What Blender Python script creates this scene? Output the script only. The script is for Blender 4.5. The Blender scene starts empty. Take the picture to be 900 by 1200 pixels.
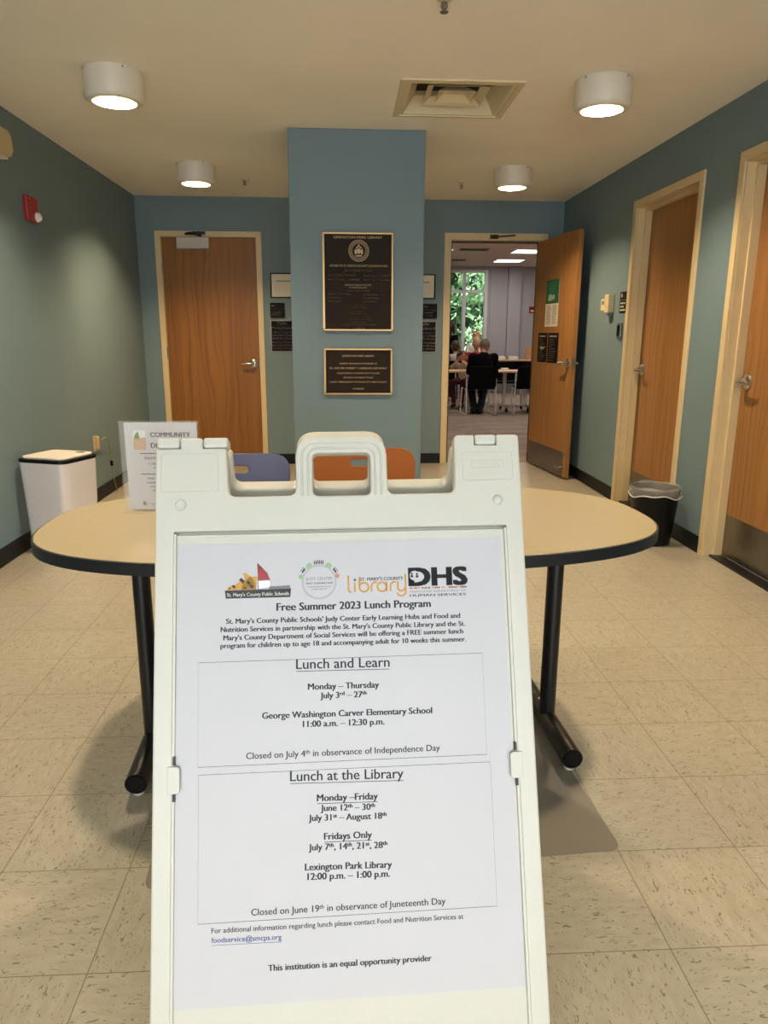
import bpy, bmesh, math, random
from math import sin, cos, pi, radians
from mathutils import Matrix, Vector
random.seed(7)
SC = bpy.context.scene
COL = SC.collection
# ---------------------------------------------------------------- camera
F = 853.42
PITCH, YAW, ROLL, CAMH = 0.2373, 0.0562, 0.0045, 1.2688
cy_, sy_, cp_, sp_ = cos(YAW), sin(YAW), cos(PITCH), sin(PITCH)
fw = Vector((sy_*cp_, cy_*cp_, -sp_)); rt = Vector((cy_, -sy_, 0)); up = rt.cross(fw)
rt2 = cos(ROLL)*rt + sin(ROLL)*up; up2 = cos(ROLL)*up - sin(ROLL)*rt
cam = bpy.data.cameras.new('camera'); co = bpy.data.objects.new('camera', cam); COL.objects.link(co)
co.matrix_world = Matrix(((rt2.x, up2.x, -fw.x, 0), (rt2.y, up2.y, -fw.y, 0), (rt2.z, up2.z, -fw.z, CAMH), (0, 0, 0, 1)))
cam.sensor_fit = 'HORIZONTAL'; cam.sensor_width = 36.0; cam.lens = F/900*36; cam.clip_start = .02; cam.clip_end = 200
SC.camera = co
# ---------------------------------------------------------------- world, sun, daylight, exposure
W = bpy.data.worlds.new('sky'); SC.world = W; W.use_nodes = True
bg = W.node_tree.nodes['Background']; bg.inputs[0].default_value = (.78, .90, 1, 1); bg.inputs[1].default_value = 3.0
def lamp(name, typ, loc, rot, energy, color, **kw):
    l = bpy.data.lights.new(name, typ); l.energy = energy; l.color = color
    for k, v in kw.items(): setattr(l, k, v)
    o = bpy.data.objects.new(name, l); COL.objects.link(o); o.location = loc; o.rotation_euler = rot; return o
lamp('sun', 'SUN', (-6, 16, 12), (radians(20), radians(-42), 0), 7.0, (1, .95, .85), angle=.01)
DAYLIGHT = lamp('entrance_daylight', 'AREA', (.1, -2.97, 1.32), (radians(120), 0, 0), 66, (.92, .95, 1.0), shape='RECTANGLE', size=3.3, size_y=2.1)
LAMP_W, LAMP_COL = 36.0, (1.0, .80, .55)
ROOM_W, ROOM_COL = 9.0, (1.0, .90, .78)
vs = SC.view_settings
SC.display_settings.display_device = 'sRGB'
vs.view_transform = 'Standard'; vs.look = 'None'; vs.gamma = 1; vs.use_curve_mapping = False; vs.exposure = 0.52
SC.cycles.use_denoising = True
SC.cycles.max_bounces = 10; SC.cycles.diffuse_bounces = 6; SC.cycles.sample_clamp_indirect = 6
SC.cycles.caustics_reflective = False; SC.cycles.caustics_refractive = False

# ---------------------------------------------------------------- helpers
def lin(h):
    h = h.lstrip('#'); r = []
    for i in (0, 2, 4):
        c = int(h[i:i+2], 16)/255; r.append(c/12.92 if c <= .04045 else ((c+.055)/1.055)**2.4)
    return (*r, 1)
class N:                                        # tiny node builder
    def __init__(s, name):
        s.m = bpy.data.materials.new(name); s.m.use_nodes = True; s.t = s.m.node_tree
        s.b = s.t.nodes['Principled BSDF']
    def n(s, typ, **kw):
        x = s.t.nodes.new(typ)
        for k, v in kw.items():
            if k.startswith('i_'):
                k = k[2:]; k = int(k) if k.isdigit() else k
                if hasattr(v, 'is_linked') or isinstance(v, bpy.types.NodeSocket): s.t.links.new(v, x.inputs[k])
                else: x.inputs[k].default_value = v
            else: setattr(x, k, v)
        return x
    def math(s, op, a, b=0, c=None):
        kw = dict(operation=op, i_0=a, i_1=b)
        if c is not None: kw['i_2'] = c
        return s.n('ShaderNodeMath', **kw).outputs[0]
    def set(s, k, v):
        if isinstance(v, bpy.types.NodeSocket): s.t.links.new(v, s.b.inputs[k])
        else: s.b.inputs[k].default_value = v
    def mix(s, f, a, b, mode='MIX'):
        x = s.t.nodes.new('ShaderNodeMix'); x.data_type = 'RGBA'; x.blend_type = mode
        for k, v in ((0, f), (6, a), (7, b)):
            if isinstance(v, bpy.types.NodeSocket): s.t.links.new(v, x.inputs[k])
            else: x.inputs[k].default_value = v
        return x.outputs[2]
    def ramp(s, f, *st):
        x = s.n('ShaderNodeValToRGB', i_0=f); e = x.color_ramp.elements
        while len(e) < len(st): e.new(.5)
        for k, (p, c) in enumerate(st): e[k].position = p; e[k].color = c
        return x.outputs[0]
    def bump(s, h, st=.2, d=.001):
        b = s.n('ShaderNodeBump', i_Height=h, i_Strength=st, i_Distance=d); s.t.links.new(b.outputs[0], s.b.inputs['Normal'])
def plain(name, hexc, rough=.5, metal=0, var=.05, scale=8, spec=.5, bump=0, **kw):
    k = N(name); c = lin(hexc)
    tc = k.n('ShaderNodeTexCoord')
    nz = k.n('ShaderNodeTexNoise', i_Scale=scale, i_Detail=3.0); k.t.links.new(tc.outputs['Object'], nz.inputs['Vector'])
    d = tuple(x*(1-var) for x in c[:3])+(1,); l = tuple(min(1, x*(1+var)) for x in c[:3])+(1,)
    k.set('Base Color', k.ramp(nz.outputs[0], (.3, d), (.7, l)))
    k.set('Roughness', rough); k.set('Metallic', metal); k.set('Specular IOR Level', spec)
    if bump:
        n2 = k.n('ShaderNodeTexNoise', i_Scale=bump, i_Detail=2.0); k.t.links.new(tc.outputs['Object'], n2.inputs['Vector'])
        k.bump(n2.outputs[0], .25, .001)
    for a, v in kw.items(): k.set(a.replace('_', ' '), v)
    return k.m
def glow(name, col, st):
    k = N(name); k.set('Base Color', (*col, 1)); k.set('Emission Color', (*col, 1)); k.set('Emission Strength', st); return k.m
def wood(name, base, dark, light, strip=.0, contrast=1.0, rough=.42):
    k = N(name); tc = k.n('ShaderNodeTexCoord'); sx = k.n('ShaderNodeSeparateXYZ'); k.t.links.new(tc.outputs['Object'], sx.inputs[0])
    hcoord = k.math('ADD', sx.outputs[0], sx.outputs[1])
    w = k.n('ShaderNodeTexNoise', i_Scale=1.6, i_Detail=2.0)
    cv = k.n('ShaderNodeCombineXYZ', i_0=k.math('MULTIPLY', hcoord, 2.5), i_2=k.math('MULTIPLY', sx.outputs[2], .6)); k.t.links.new(cv.outputs[0], w.inputs['Vector'])
    hh = k.math('ADD', k.math('MULTIPLY', hcoord, 1.0), k.math('MULTIPLY', k.math('SUBTRACT', w.outputs[0], .5), .20))
    c2 = k.n('ShaderNodeCombineXYZ', i_0=k.math('MULTIPLY', hh, 42.0), i_1=k.math('MULTIPLY', sx.outputs[2], .55))
    n1 = k.n('ShaderNodeTexNoise', i_Scale=1.0, i_Detail=3.0, i_Roughness=.55); k.t.links.new(c2.outputs[0], n1.inputs['Vector'])
    c3 = k.n('ShaderNodeCombineXYZ', i_0=k.math('MULTIPLY', hcoord, 260.0), i_1=k.math('MULTIPLY', sx.outputs[2], 9.0))
    n2 = k.n('ShaderNodeTexNoise', i_Scale=1.0, i_Detail=2.0); k.t.links.new(c3.outputs[0], n2.inputs['Vector'])
    col = k.ramp(n1.outputs[0], (.28, lin(dark)), (.5, lin(base)), (.75, lin(light)))
    col = k.mix(k.math('MULTIPLY', k.math('SUBTRACT', n2.outputs[0], .35), .35*contrast), col, lin(dark))
    if strip:
        fl = k.math('FLOOR', k.math('DIVIDE', hcoord, strip)); wn = k.n('ShaderNodeTexWhiteNoise', noise_dimensions='1D'); k.t.links.new(fl, wn.inputs['W'])
        col = k.mix(k.math('MULTIPLY', wn.outputs[0], .35), col, lin(dark))
    k.set('Base Color', col); k.set('Roughness', rough); k.set('Coat Weight', .04); k.set('Coat Roughness', .3); k.set('Specular IOR Level', .3)
    return k.m

class MB:
    def __init__(s): s.v = []; s.f = []; s.mi = []
    def add(s, vs, fs, m=0, mat=None):
        o = len(s.v)
        s.v += [tuple(mat @ Vector(p)) if mat else tuple(p) for p in vs]
        s.f += [tuple(o+i for i in f) for f in fs]; s.mi += [m]*len(fs); return s
    def box(s, x0, x1, y0, y1, z0, z1, m=0, mat=None):
        return s.add([(x0,y0,z0),(x1,y0,z0),(x1,y1,z0),(x0,y1,z0),(x0,y0,z1),(x1,y0,z1),(x1,y1,z1),(x0,y1,z1)],
                     [(3,2,1,0),(4,5,6,7),(0,1,5,4),(1,2,6,5),(2,3,7,6),(3,0,4,7)], m, mat)
    def lathe(s, prof, n=32, m=0, mat=None, closed=False):
        vs = []; fs = []
        for r, z in prof:
            for i in range(n): a = 2*pi*i/n; vs.append((r*cos(a), r*sin(a), z))
        k = len(prof)
        for j in range(k-1):
            for i in range(n):
                q = (j*n+i, j*n+(i+1) % n, (j+1)*n+(i+1) % n, (j+1)*n+i); fs.append(q)
        return s.add(vs, fs, m, mat)
    def cyl(s, r, z0, z1, n=24, m=0, mat=None, r2=None):
        r2 = r if r2 is None else r2
        return s.lathe([(1e-5, z0), (r, z0), (r2, z1), (1e-5, z1)], n, m, mat)
    def tube(s, pts, r, n=10, m=0, cap=True, radii=None):
        P = [Vector(p) for p in pts]; vs = []; fs = []; prev = None
        for i, p in enumerate(P):
            t = ((P[min(i+1, len(P)-1)]-p).normalized()+(p-P[max(i-1, 0)]).normalized())
            t = t.normalized() if t.length > 1e-6 else Vector((0, 0, 1))
            if prev is None:
                a = Vector((0, 0, 1)) if abs(t.z) < .9 else Vector((1, 0, 0)); x = t.cross(a).normalized()
            else: x = (prev-t*prev.dot(t)).normalized()
            y = t.cross(x); prev = x; rr = radii[i] if radii else r
            for k in range(n): a = 2*pi*k/n; vs.append(p+rr*(cos(a)*x+sin(a)*y))
        for i in range(len(P)-1):
            for k in range(n): fs.append((i*n+k, i*n+(k+1) % n, (i+1)*n+(k+1) % n, (i+1)*n+k))
        if cap: fs.append(tuple(range(n-1, -1, -1))); fs.append(tuple((len(P)-1)*n+k for k in range(n)))
        return s.add(vs, fs, m)
    def prism(s, poly, z0, z1, m=0, mat=None):
        n = len(poly)
        vs = [(x, y, z0) for x, y in poly]+[(x, y, z1) for x, y in poly]
        fs = [tuple(range(n-1, -1, -1)), tuple(range(n, 2*n))]+[(i, (i+1) % n, n+(i+1) % n, n+i) for i in range(n)]
        return s.add(vs, fs, m, mat)
    def flat(s, poly3, m=0): return s.add(poly3, [tuple(range(len(poly3)))], m)
    def ellipsoid(s, c, r, nu=20, nv=12, m=0, z0=-1.0, z1=1.0, rot=None):
        a0, a1 = math.asin(z0), math.asin(z1)
        prof = ([(1e-4, z0)] if z0 > -1 else [])+[(max(1e-4, cos(a0+(a1-a0)*j/nv)), sin(a0+(a1-a0)*j/nv)) for j in range(nv+1)]
        M = Matrix.Translation(c) @ (rot.to_4x4() if rot else Matrix()) @ Matrix.Diagonal((*r, 1))
        return s.lathe(prof, nu, m, M)
    def mesh(s, name):
        me = bpy.data.meshes.new(name); me.from_pydata(s.v, [], s.f); me.update(); return me
    def build(s, name, mats, parent=None, **kw):
        me = s.mesh(name)
        mats = mats if isinstance(mats, (list, tuple)) else [mats]
        for m in mats: me.materials.append(m)
        if len(mats) > 1: me.polygons.foreach_set('material_index', s.mi)
        bm = bmesh.new(); bm.from_mesh(me); bmesh.ops.remove_doubles(bm, verts=bm.verts, dist=2e-6); bmesh.ops.recalc_face_normals(bm, faces=bm.faces); bm.to_mesh(me); bm.free()
        return link(name, me, parent, **kw)
def link(name, me, parent=None, smooth=0, bevel=0, loc=None, mat=None, label=None, cat=None, group=None, kind=None):
    o = bpy.data.objects.new(name, me); COL.objects.link(o)
    if parent: o.parent = parent
    if smooth:
        me.shade_smooth(); me.set_sharp_from_angle(angle=radians(smooth))
    if bevel:
        b = o.modifiers.new('bevel', 'BEVEL'); b.width = bevel; b.segments = 2; b.limit_method = 'ANGLE'; b.angle_limit = radians(40)
    if loc: o.location = loc
    if mat: o.matrix_world = mat
    tag(o, label, cat, group, kind); return o
def tag(o, label=None, cat=None, group=None, kind=None):
    for k, v in (('label', label), ('category', cat), ('group', group), ('kind', kind)):
        if v: o[k] = v
    return o
def empty(name, loc=(0,0,0), rz=0, label=None, cat=None, group=None, kind=None, mat=None):
    o = bpy.data.objects.new(name, None); COL.objects.link(o); o.empty_display_size = .1
    o.location = loc; o.rotation_euler = (0, 0, rz)
    if mat: o.matrix_world = mat
    return tag(o, label, cat, group, kind)
def copy_tree(o, parent=None):
    c = o.copy(); COL.objects.link(c); c.parent = parent
    for ch in [x for x in COL.objects if x.parent == o]: copy_tree(ch, c)
    return c
def rrect(x0, x1, y0, y1, r, n=6, corners=(1,1,1,1)):
    out = []
    for k, (cx, cy, a) in enumerate(((x1-r, y1-r, 0), (x0+r, y1-r, pi/2), (x0+r, y0+r, pi), (x1-r, y0+r, 1.5*pi))):
        if corners[k]: out += [(cx+r*cos(a+pi/2*i/n), cy+r*sin(a+pi/2*i/n)) for i in range(n+1)]
        else: out.append(((x1, y1), (x0, y1), (x0, y0), (x1, y0))[k])
    return out
def rpoly(pts, n=5):                            # polygon of (x, y, radius) with rounded corners
    out = []; L = len(pts)
    for i, (x, y, r) in enumerate(pts):
        p = Vector((x, y)); a = Vector(pts[i-1][:2]); b = Vector(pts[(i+1) % L][:2])
        if r <= 0: out.append((x, y)); continue
        p0 = p+(a-p).normalized()*r; p1 = p+(b-p).normalized()*r
        for k in range(n+1):
            t = k/n; q = (1-t)**2*p0+2*t*(1-t)*p+t*t*p1; out.append((q.x, q.y))
    return out
def plate(outer, holes, half, bev):             # 2D outline with holes -> solid plate in x, y, extruded along z
    c = bpy.data.curves.new('plate', 'CURVE'); c.dimensions = '2D'; c.fill_mode = 'BOTH'; c.extrude = half-bev; c.bevel_depth = bev; c.bevel_resolution = 2; c.offset = -bev
    for poly in [outer]+holes:
        sp = c.splines.new('POLY'); sp.points.add(len(poly)-1); sp.use_cyclic_u = True
        for k, (x, y) in enumerate(poly): sp.points[k].co = (x, y, 0, 1)
    o = bpy.data.objects.new('plate', c); me = bpy.data.meshes.new_from_object(o); bpy.data.objects.remove(o); bpy.data.curves.remove(c); return me
_tc = {}
def glyphs(s, bold=0.0):
    if (s, bold) not in _tc:
        c = bpy.data.curves.new('t', 'FONT'); c.body = s; c.resolution_u = 3; o = bpy.data.objects.new('t', c)
        me = bpy.data.meshes.new_from_object(o); bpy.data.objects.remove(o)
        _tc[s, bold] = ([v.co.to_2d() for v in me.vertices], [tuple(p.vertices) for p in me.polygons]); bpy.data.meshes.remove(me); bpy.data.curves.remove(c)
    return _tc[s, bold]
def adv(s, bold=0.0):
    return max(p.x for p in glyphs('|'+s+'|', bold)[0])-max(p.x for p in glyphs('||', bold)[0])
def text(mb, s, P, width=None, height=None, bold=0.0, align='C', m=0, yscale=1.0):
    """P maps (x, y) on the writing surface to 3D; the line is scaled to a width or to a height of its capitals; ^ starts and ends a raised piece."""
    V = []; Fc = []; x = 0.0
    for k, run in enumerate(s.split('^')):
        if not run: continue
        g, f = glyphs(run, bold); sc = .62 if k % 2 else 1; o = len(V)
        if run.strip(): V += [(x+p.x*sc, p.y*sc+(.30 if k % 2 else 0)) for p in g]; Fc += [tuple(o+i for i in q) for q in f]
        x += adv(run, bold)*sc
    if not V: return
    x0 = min(p[0] for p in V); x1 = max(p[0] for p in V)
    k = width/(x1-x0) if width else height/.72
    xs = k if not (width and height) else width/(x1-x0)
    ys = (height/.72 if height else k)*yscale
    off = {'C': -(x0+x1)/2, 'L': -x0, 'R': -x1}[align]
    for dx in ((-bold*1.1, 0, bold*1.1) if bold > .009 else (0,)):
        for dy in ((-.03, 0, .03) if bold > .04 else (0,)): mb.add([P((a+off+dx)*xs, (b+dy)*ys) for a, b in V], Fc, m)
def stroke(mb, pts, w, P, m=0, closed=False):   # flat ribbon along 2D points
    pts = [Vector(p) for p in pts]; n = len(pts); L = []; R_ = []
    for i in range(n):
        a = pts[i-1] if (i or closed) else pts[i]; b = pts[(i+1) % n] if (i < n-1 or closed) else pts[i]
        t = (b-a).normalized(); q = Vector((-t.y, t.x))*w/2; L.append(P(*(pts[i]+q))); R_.append(P(*(pts[i]-q)))
    fs = [(i, (i+1) % n, n+(i+1) % n, n+i) for i in range(n if closed else n-1)]
    mb.add(L+R_, fs, m)
def disc(mb, c, r, P, m=0, n=20, r2=None, a0=0, a1=2*pi):
    r2 = r2 or r; pts = [P(c[0]+r*cos(a0+(a1-a0)*i/n), c[1]+r2*sin(a0+(a1-a0)*i/n)) for i in range(n+(0 if a1-a0 > 6.28 else 1))]
    mb.add(pts, [tuple(range(len(pts)))], m)
def evalmesh(o):
    bpy.context.view_layer.update(); dg = bpy.context.evaluated_depsgraph_get(); me = bpy.data.meshes.new_from_object(o.evaluated_get(dg)); return me

# ---------------------------------------------------------------- room dimensions and materials
XL, XR, YB, YF, H = -1.922, 2.137, 7.364, -3.0, 2.5245
TS, TX, TY = .3048, .6873, .9501
M = {}
def tile_mat():
    k = N('vinyl_tile'); tc = k.n('ShaderNodeTexCoord'); s = k.n('ShaderNodeSeparateXYZ'); k.t.links.new(tc.outputs['Object'], s.inputs[0])
    tx = k.math('DIVIDE', k.math('SUBTRACT', s.outputs[0], TX-40*TS), TS); ty = k.math('DIVIDE', k.math('SUBTRACT', s.outputs[1], TY-40*TS), TS)
    ix, iy = k.math('FLOOR', tx), k.math('FLOOR', ty); fx, fy = k.math('FRACT', tx), k.math('FRACT', ty)
    ex = k.math('ABSOLUTE', k.math('SUBTRACT', fx, .5)); ey = k.math('ABSOLUTE', k.math('SUBTRACT', fy, .5))
    seam = k.math('GREATER_THAN', k.math('MAXIMUM', ex, ey), .4962)
    par = k.math('MODULO', k.math('ADD', ix, iy), 2.0)
    wn = k.n('ShaderNodeTexWhiteNoise', noise_dimensions='2D'); k.t.links.new(k.n('ShaderNodeCombineXYZ', i_0=ix, i_1=iy).outputs[0], wn.inputs['Vector'])
    # fleck grain turns by a quarter from tile to tile
    a = k.math('ADD', k.math('MULTIPLY', s.outputs[0], par), k.math('MULTIPLY', s.outputs[1], k.math('SUBTRACT', 1.0, par)))
    b = k.math('ADD', k.math('MULTIPLY', s.outputs[1], par), k.math('MULTIPLY', s.outputs[0], k.math('SUBTRACT', 1.0, par)))
    off = k.math('MULTIPLY', wn.outputs[0], 37.0)
    v = k.n('ShaderNodeCombineXYZ', i_0=k.math('ADD', k.math('MULTIPLY', a, 170.0), off), i_1=k.math('MULTIPLY', b, 52.0), i_2=off)
    n1 = k.n('ShaderNodeTexNoise', i_Scale=1.0, i_Detail=1.0, i_Distortion=1.2); k.t.links.new(v.outputs[0], n1.inputs['Vector'])
    n1b = k.n('ShaderNodeTexNoise', i_Scale=5.0, i_Detail=1.0); k.t.links.new(v.outputs[0], n1b.inputs['Vector'])
    v2 = k.n('ShaderNodeCombineXYZ', i_0=k.math('MULTIPLY', a, 60.0), i_1=k.math('MULTIPLY', b, 18.0), i_2=off)
    n2 = k.n('ShaderNodeTexNoise', i_Scale=1.0, i_Detail=4.0); k.t.links.new(v2.outputs[0], n2.inputs['Vector'])
    col = k.ramp(n2.outputs[0], (.3, lin('#978f7c')), (.7, lin('#a39b8a')))
    col = k.mix(k.math('MULTIPLY', wn.outputs[0], .10), col, lin('#8f7c5c'))
    fleck = k.ramp(n1.outputs[0], (.645, (0,0,0,1)), (.685, (1,1,1,1)))
    col = k.mix(k.math('MULTIPLY', fleck, .8), col, lin('#565240'))
    pale = k.ramp(n1b.outputs[0], (.66, (0,0,0,1)), (.74, (1,1,1,1)))
    col = k.mix(k.math('MULTIPLY', pale, .20), col, lin('#e0d6bd'))
    col = k.mix(k.math('MULTIPLY', seam, .75), col, lin('#54472f'))
    k.set('Base Color', col); k.set('Roughness', .30); k.set('Specular IOR Level', .42)
    n3 = k.n('ShaderNodeTexNoise', i_Scale=3.0, i_Detail=2.0); k.t.links.new(tc.outputs['Object'], n3.inputs['Vector']); k.bump(n3.outputs[0], .08, .01)
    return k.m
M['tile'] = tile_mat()
def paint(name, hexc, rough=.55):
    k = N(name); tc = k.n('ShaderNodeTexCoord'); n = k.n('ShaderNodeTexNoise', i_Scale=220.0, i_Detail=2.0); k.t.links.new(tc.outputs['Object'], n.inputs['Vector'])
    n2 = k.n('ShaderNodeTexNoise', i_Scale=1.3, i_Detail=3.0); k.t.links.new(tc.outputs['Object'], n2.inputs['Vector'])
    c = lin(hexc); d = tuple(x*.95 for x in c[:3])+(1,)
    k.set('Base Color', k.ramp(n2.outputs[0], (.35, d), (.65, c))); k.set('Roughness', rough); k.set('Specular IOR Level', .35); k.bump(n.outputs[0], .12, .0006); return k.m
M['blue'] = paint('blue_wall_paint', '#6e8186')
M['ceil'] = paint('ceiling_paint', '#f5eddd', .8)
M['base'] = plain('black_vinyl_base', '#111315', .45, spec=.2)
M['frame'] = plain('tan_painted_steel', '#cdb78a', .38, var=.03)
M['oak'] = wood('veneer_orange', '#8a5a1e', '#724514', '#946224', strip=.13, contrast=.8)
M['maple'] = wood('veneer_maple', '#97693a', '#835626', '#a07342', contrast=.8)
M['chrome'] = plain('brushed_chrome', '#c8c4bb', .22, 1.0, var=.02)
M['steel'] = plain('brushed_steel', '#8b857c', .32, 1.0, var=.12, scale=5)
M['black'] = plain('black_enamel', '#0b0b0c', .35)
M['blackplastic'] = plain('black_plastic', '#0a0909', .4, spec=.2)
M['trim'] = plain('black_edge_trim', '#111316', .4)
M['glide'] = plain('clear_glide', '#c9c2b4', .3); M['laminate'] = plain('beige_laminate', '#9a8d70', .30, var=.035, scale=60)
M['white'] = plain('white_plastic', '#c0beb3', .38, var=.015, bump=160)
M['creamy'] = plain('cream_plastic', '#dcdccc', .42, var=.02)
M['paper'] = plain('poster_paper', '#bab9bd', .45, var=.01, spec=.3)
M['ink'] = plain('black_ink', '#141416', .5)
M['blueink'] = plain('blue_ink', '#2b4a9a', .5)
M['gold'] = plain('gold_ink', '#bd8620', .5)
M['goldpale'] = plain('amber_ink', '#c08f35', .5)
M['redink'] = plain('dark_red_ink', '#98202c', .5)
M['green'] = plain('sage_ink', '#86a97c', .5)
M['pinkink'] = plain('clay_ink', '#b77f66', .5)
M['greyink'] = plain('grey_ink', '#6b6c6e', .5)
M['whiteink'] = plain('white_ink', '#efeeea', .5)
M['sky'] = plain('pale_photo_sky', '#c9d2cf', .4); M['sand'] = plain('photo_sand', '#b99a7a', .4); M['leafink'] = plain('photo_leaf', '#6c7a3a', .4)

# ---------------------------------------------------------------- setting
def walls(name, boxes, mat, label, cat='wall', bevel=0):
    b = MB()
    for q in boxes: b.box(*q)
    return b.build(name, mat, kind='structure', label=label, cat=cat, bevel=bevel)
b = MB(); b.box(XL-.14, XR+.14, YF-.14, YB, -.1, 0)
b.build('floor', M['tile'], kind='structure', label='beige speckled vinyl tile floor of the lobby', cat='floor')
VX0, VX1, VY0, VY1 = .335, .91, 4.075, 4.65       # ceiling opening of the air diffuser
b = MB()
for q in ((XL-.14, XR+.14, YF-.14, VY0), (XL-.14, XR+.14, VY1, YB+.14), (XL-.14, VX0, VY0, VY1), (VX1, XR+.14, VY0, VY1)): b.box(*q, H, H+.08)
b.build('ceiling', M['ceil'], kind='structure', label='cream painted ceiling of the lobby', cat='ceiling')
walls('wall_left', [(XL-.14, XL, YF-.14, YB+.14, 0, H)], M['blue'], 'blue painted wall with the red strobe and the white bin below')
D1 = (4.553, 5.512); D2 = (3.10, 4.05); DH = 2.172
walls('wall_right', [(XR, XR+.14, YF-.14, D2[0], 0, H), (XR, XR+.14, D2[1], D1[0], 0, H), (XR, XR+.14, D1[1], YB+.14, 0, H), (XR, XR+.14, *D2, DH, H), (XR, XR+.14, *D1, DH, H)], M['blue'], 'blue painted wall with two maple doors and a thermostat')
D3 = (-1.706, -.811); D4 = (1.047, 1.925); DHB = 2.168
walls('wall_back', [(XL-.1, D3[0], YB, YB+.13, 0, H), (D3[1], D4[0], YB, YB+.13, 0, H), (D4[1], XR+.1, YB, YB+.13, 0, H), (*D3, YB, YB+.13, DHB, H), (*D4, YB, YB+.13, DHB, H)], M['blue'], 'blue painted back wall holding the closed door and the open doorway')
walls('wall_front', [(XL, -1.6, YF-.14, YF, 0, H), (1.85, XR, YF-.14, YF, 0, H), (-1.6, 1.85, YF-.14, YF, 2.4, H), (-1.6, 1.85, YF-.14, YF, 0, .25)], M['blue'], 'blue entrance wall with a wide daylight opening')
b = MB(); b.box(-.334, .533, 4.982, 5.85, 0, H)
b.build('wall_pillar', M['blue'], kind='structure', label='square blue painted pillar carrying two bronze plaques', cat='pillar', bevel=.006)
def baseboard(name, boxes, label):
    b = MB()
    for q in boxes: b.box(*q, 0, .102)
    b.build(name, M['base'], kind='structure', label=label, cat='baseboard', bevel=.003)
t = .012
baseboard('baseboard_left', [(XL, XL+t, YF, YB)], 'black vinyl baseboard along the wall behind the white bin')
baseboard('baseboard_right', [(XR-t, XR, YF, D2[0]-.052), (XR-t, XR, D2[1]+.052, D1[0]-.052), (XR-t, XR, D1[1]+.052, YB)], 'black vinyl baseboard along the wall with two maple doors')
baseboard('baseboard_back', [(XL, D3[0]-.052, YB-t, YB), (D3[1]+.052, D4[0]-.062, YB-t, YB), (D4[1]+.055, XR, YB-t, YB)], 'black vinyl baseboard along the back wall')
baseboard('baseboard_pillar', [(-.334-t, .533+t, 4.982-t, 4.982), (-.334-t, -.334, 4.982, 5.85), (.533, .533+t, 4.982, 5.85)], 'black vinyl baseboard round the foot of the blue pillar')

# doors: local x along the wall, local y into the wall, z up
def dframe(w0, w1, h, fwid, depth, lip=.014):
    b = MB()
    for x0, x1, z0, z1 in ((w0-fwid, w0, 0, h+fwid), (w1, w1+fwid, 0, h+fwid), (w0, w1, h, h+fwid)):
        b.box(x0, x1, -lip, 0, z0, z1)
    for x0, x1, z0, z1 in ((w0, w0+.004, 0, h), (w1-.004, w1, 0, h), (w0+.004, w1-.004, h-.004, h)): b.box(x0, x1, 0, depth, z0, z1)
    return b
def stop(w0, w1, h, y0, y1, t=.016):
    b = MB()
    for x0, x1, z0, z1 in ((w0, w0+t, 0, h), (w1-t, w1, 0, h), (w0+t, w1-t, h-t, h)): b.box(x0, x1, y0, y1, z0, z1)
    return b
def lever(parent, x, z, y, dirx, out=-1):
    """rose with a lever; out is the direction the hardware sticks out along local y"""
    b = MB(); T = Matrix.Translation((x, y, z)) @ Matrix.Rotation(radians(90)*(-out), 4, 'X')
    T = Matrix.Translation((x, y, z)) @ Matrix.Rotation(radians(90) if out < 0 else radians(-90), 4, 'X')
    b.lathe([(1e-5, 0), (.043, 0), (.043, .006), (.036, .013), (.020, .016), (.016, .045), (1e-5, .045)], 28, 0, T)
    r = b.build('handle_rose', M['chrome'], parent, smooth=40)
    l = MB(); l.tube([(x, y+out*.03, z), (x, y+out*.056, z), (x+dirx*.02, y+out*.062, z), (x+dirx*.07, y+out*.062, z-.003), (x+dirx*.115, y+out*.056, z-.006)], .010, 12, radii=[.013, .013, .013, .0105, .008])
    l.build('lever', M['chrome'], r, smooth=50)
def hinge(parent, x, y, z):
    b = MB(); b.cyl(.007, z-.055, z+.055, 12, 0, Matrix.Translation((x, y, 0))); b.box(x-.012, x+.012, y, y+.004, z-.05, z+.05)
    b.build('hinge', M['steel'], parent, smooth=40)

# door_1: closed orange door left of the pillar, with a closer
d = empty('door_1', (0, YB, 0), 0, 'closed orange wood door on the back wall, closer at its top', 'door', kind='structure')
dframe(*D3, DHB, .05, .13).build('frame', M['frame'], d, bevel=.002)
b = MB(); b.box(D3[0]+.007, D3[1]-.007, 0.002, .046, .012, DHB-.006); leaf = b.build('leaf', M['oak'], d, bevel=.0015)
lever(leaf, -.872, 1.0, .002, -1)
for z in (1.88, 1.10, .25): hinge(leaf, D3[0]+.002, -.006, z)
b = MB(); b.box(D3[1]-.008, D3[1]+.001, -.004, .02, .955, 1.055); b.build('strike_plate', M['steel'], d)
b = MB(); b.box(-1.545, -1.246, -.062, .002, 2.058, 2.160); cl = b.build('door_closer', plain('closer_grey', '#b9b4ad', .4), leaf, bevel=.004)
b = MB(); b.cyl(.016, 2.16, 2.185, 16, 0, Matrix.Translation((-1.33, -.035, 0)))
b.tube([(-1.33, -.035, 2.18), (-1.40, -.085, 2.185), (-1.46, -.05, 2.188)], .009, 8); b.tube([(-1.46, -.05, 2.188), (-1.44, -.02, 2.20), (-1.36, -.016, 2.205)], .008, 8); b.box(-1.40, -1.28, -.022, -.012, 2.185, 2.215)
b.build('closer_arm', plain('dark_bronze_arm', '#2e2a24', .4, .6), cl, smooth=40)

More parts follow.
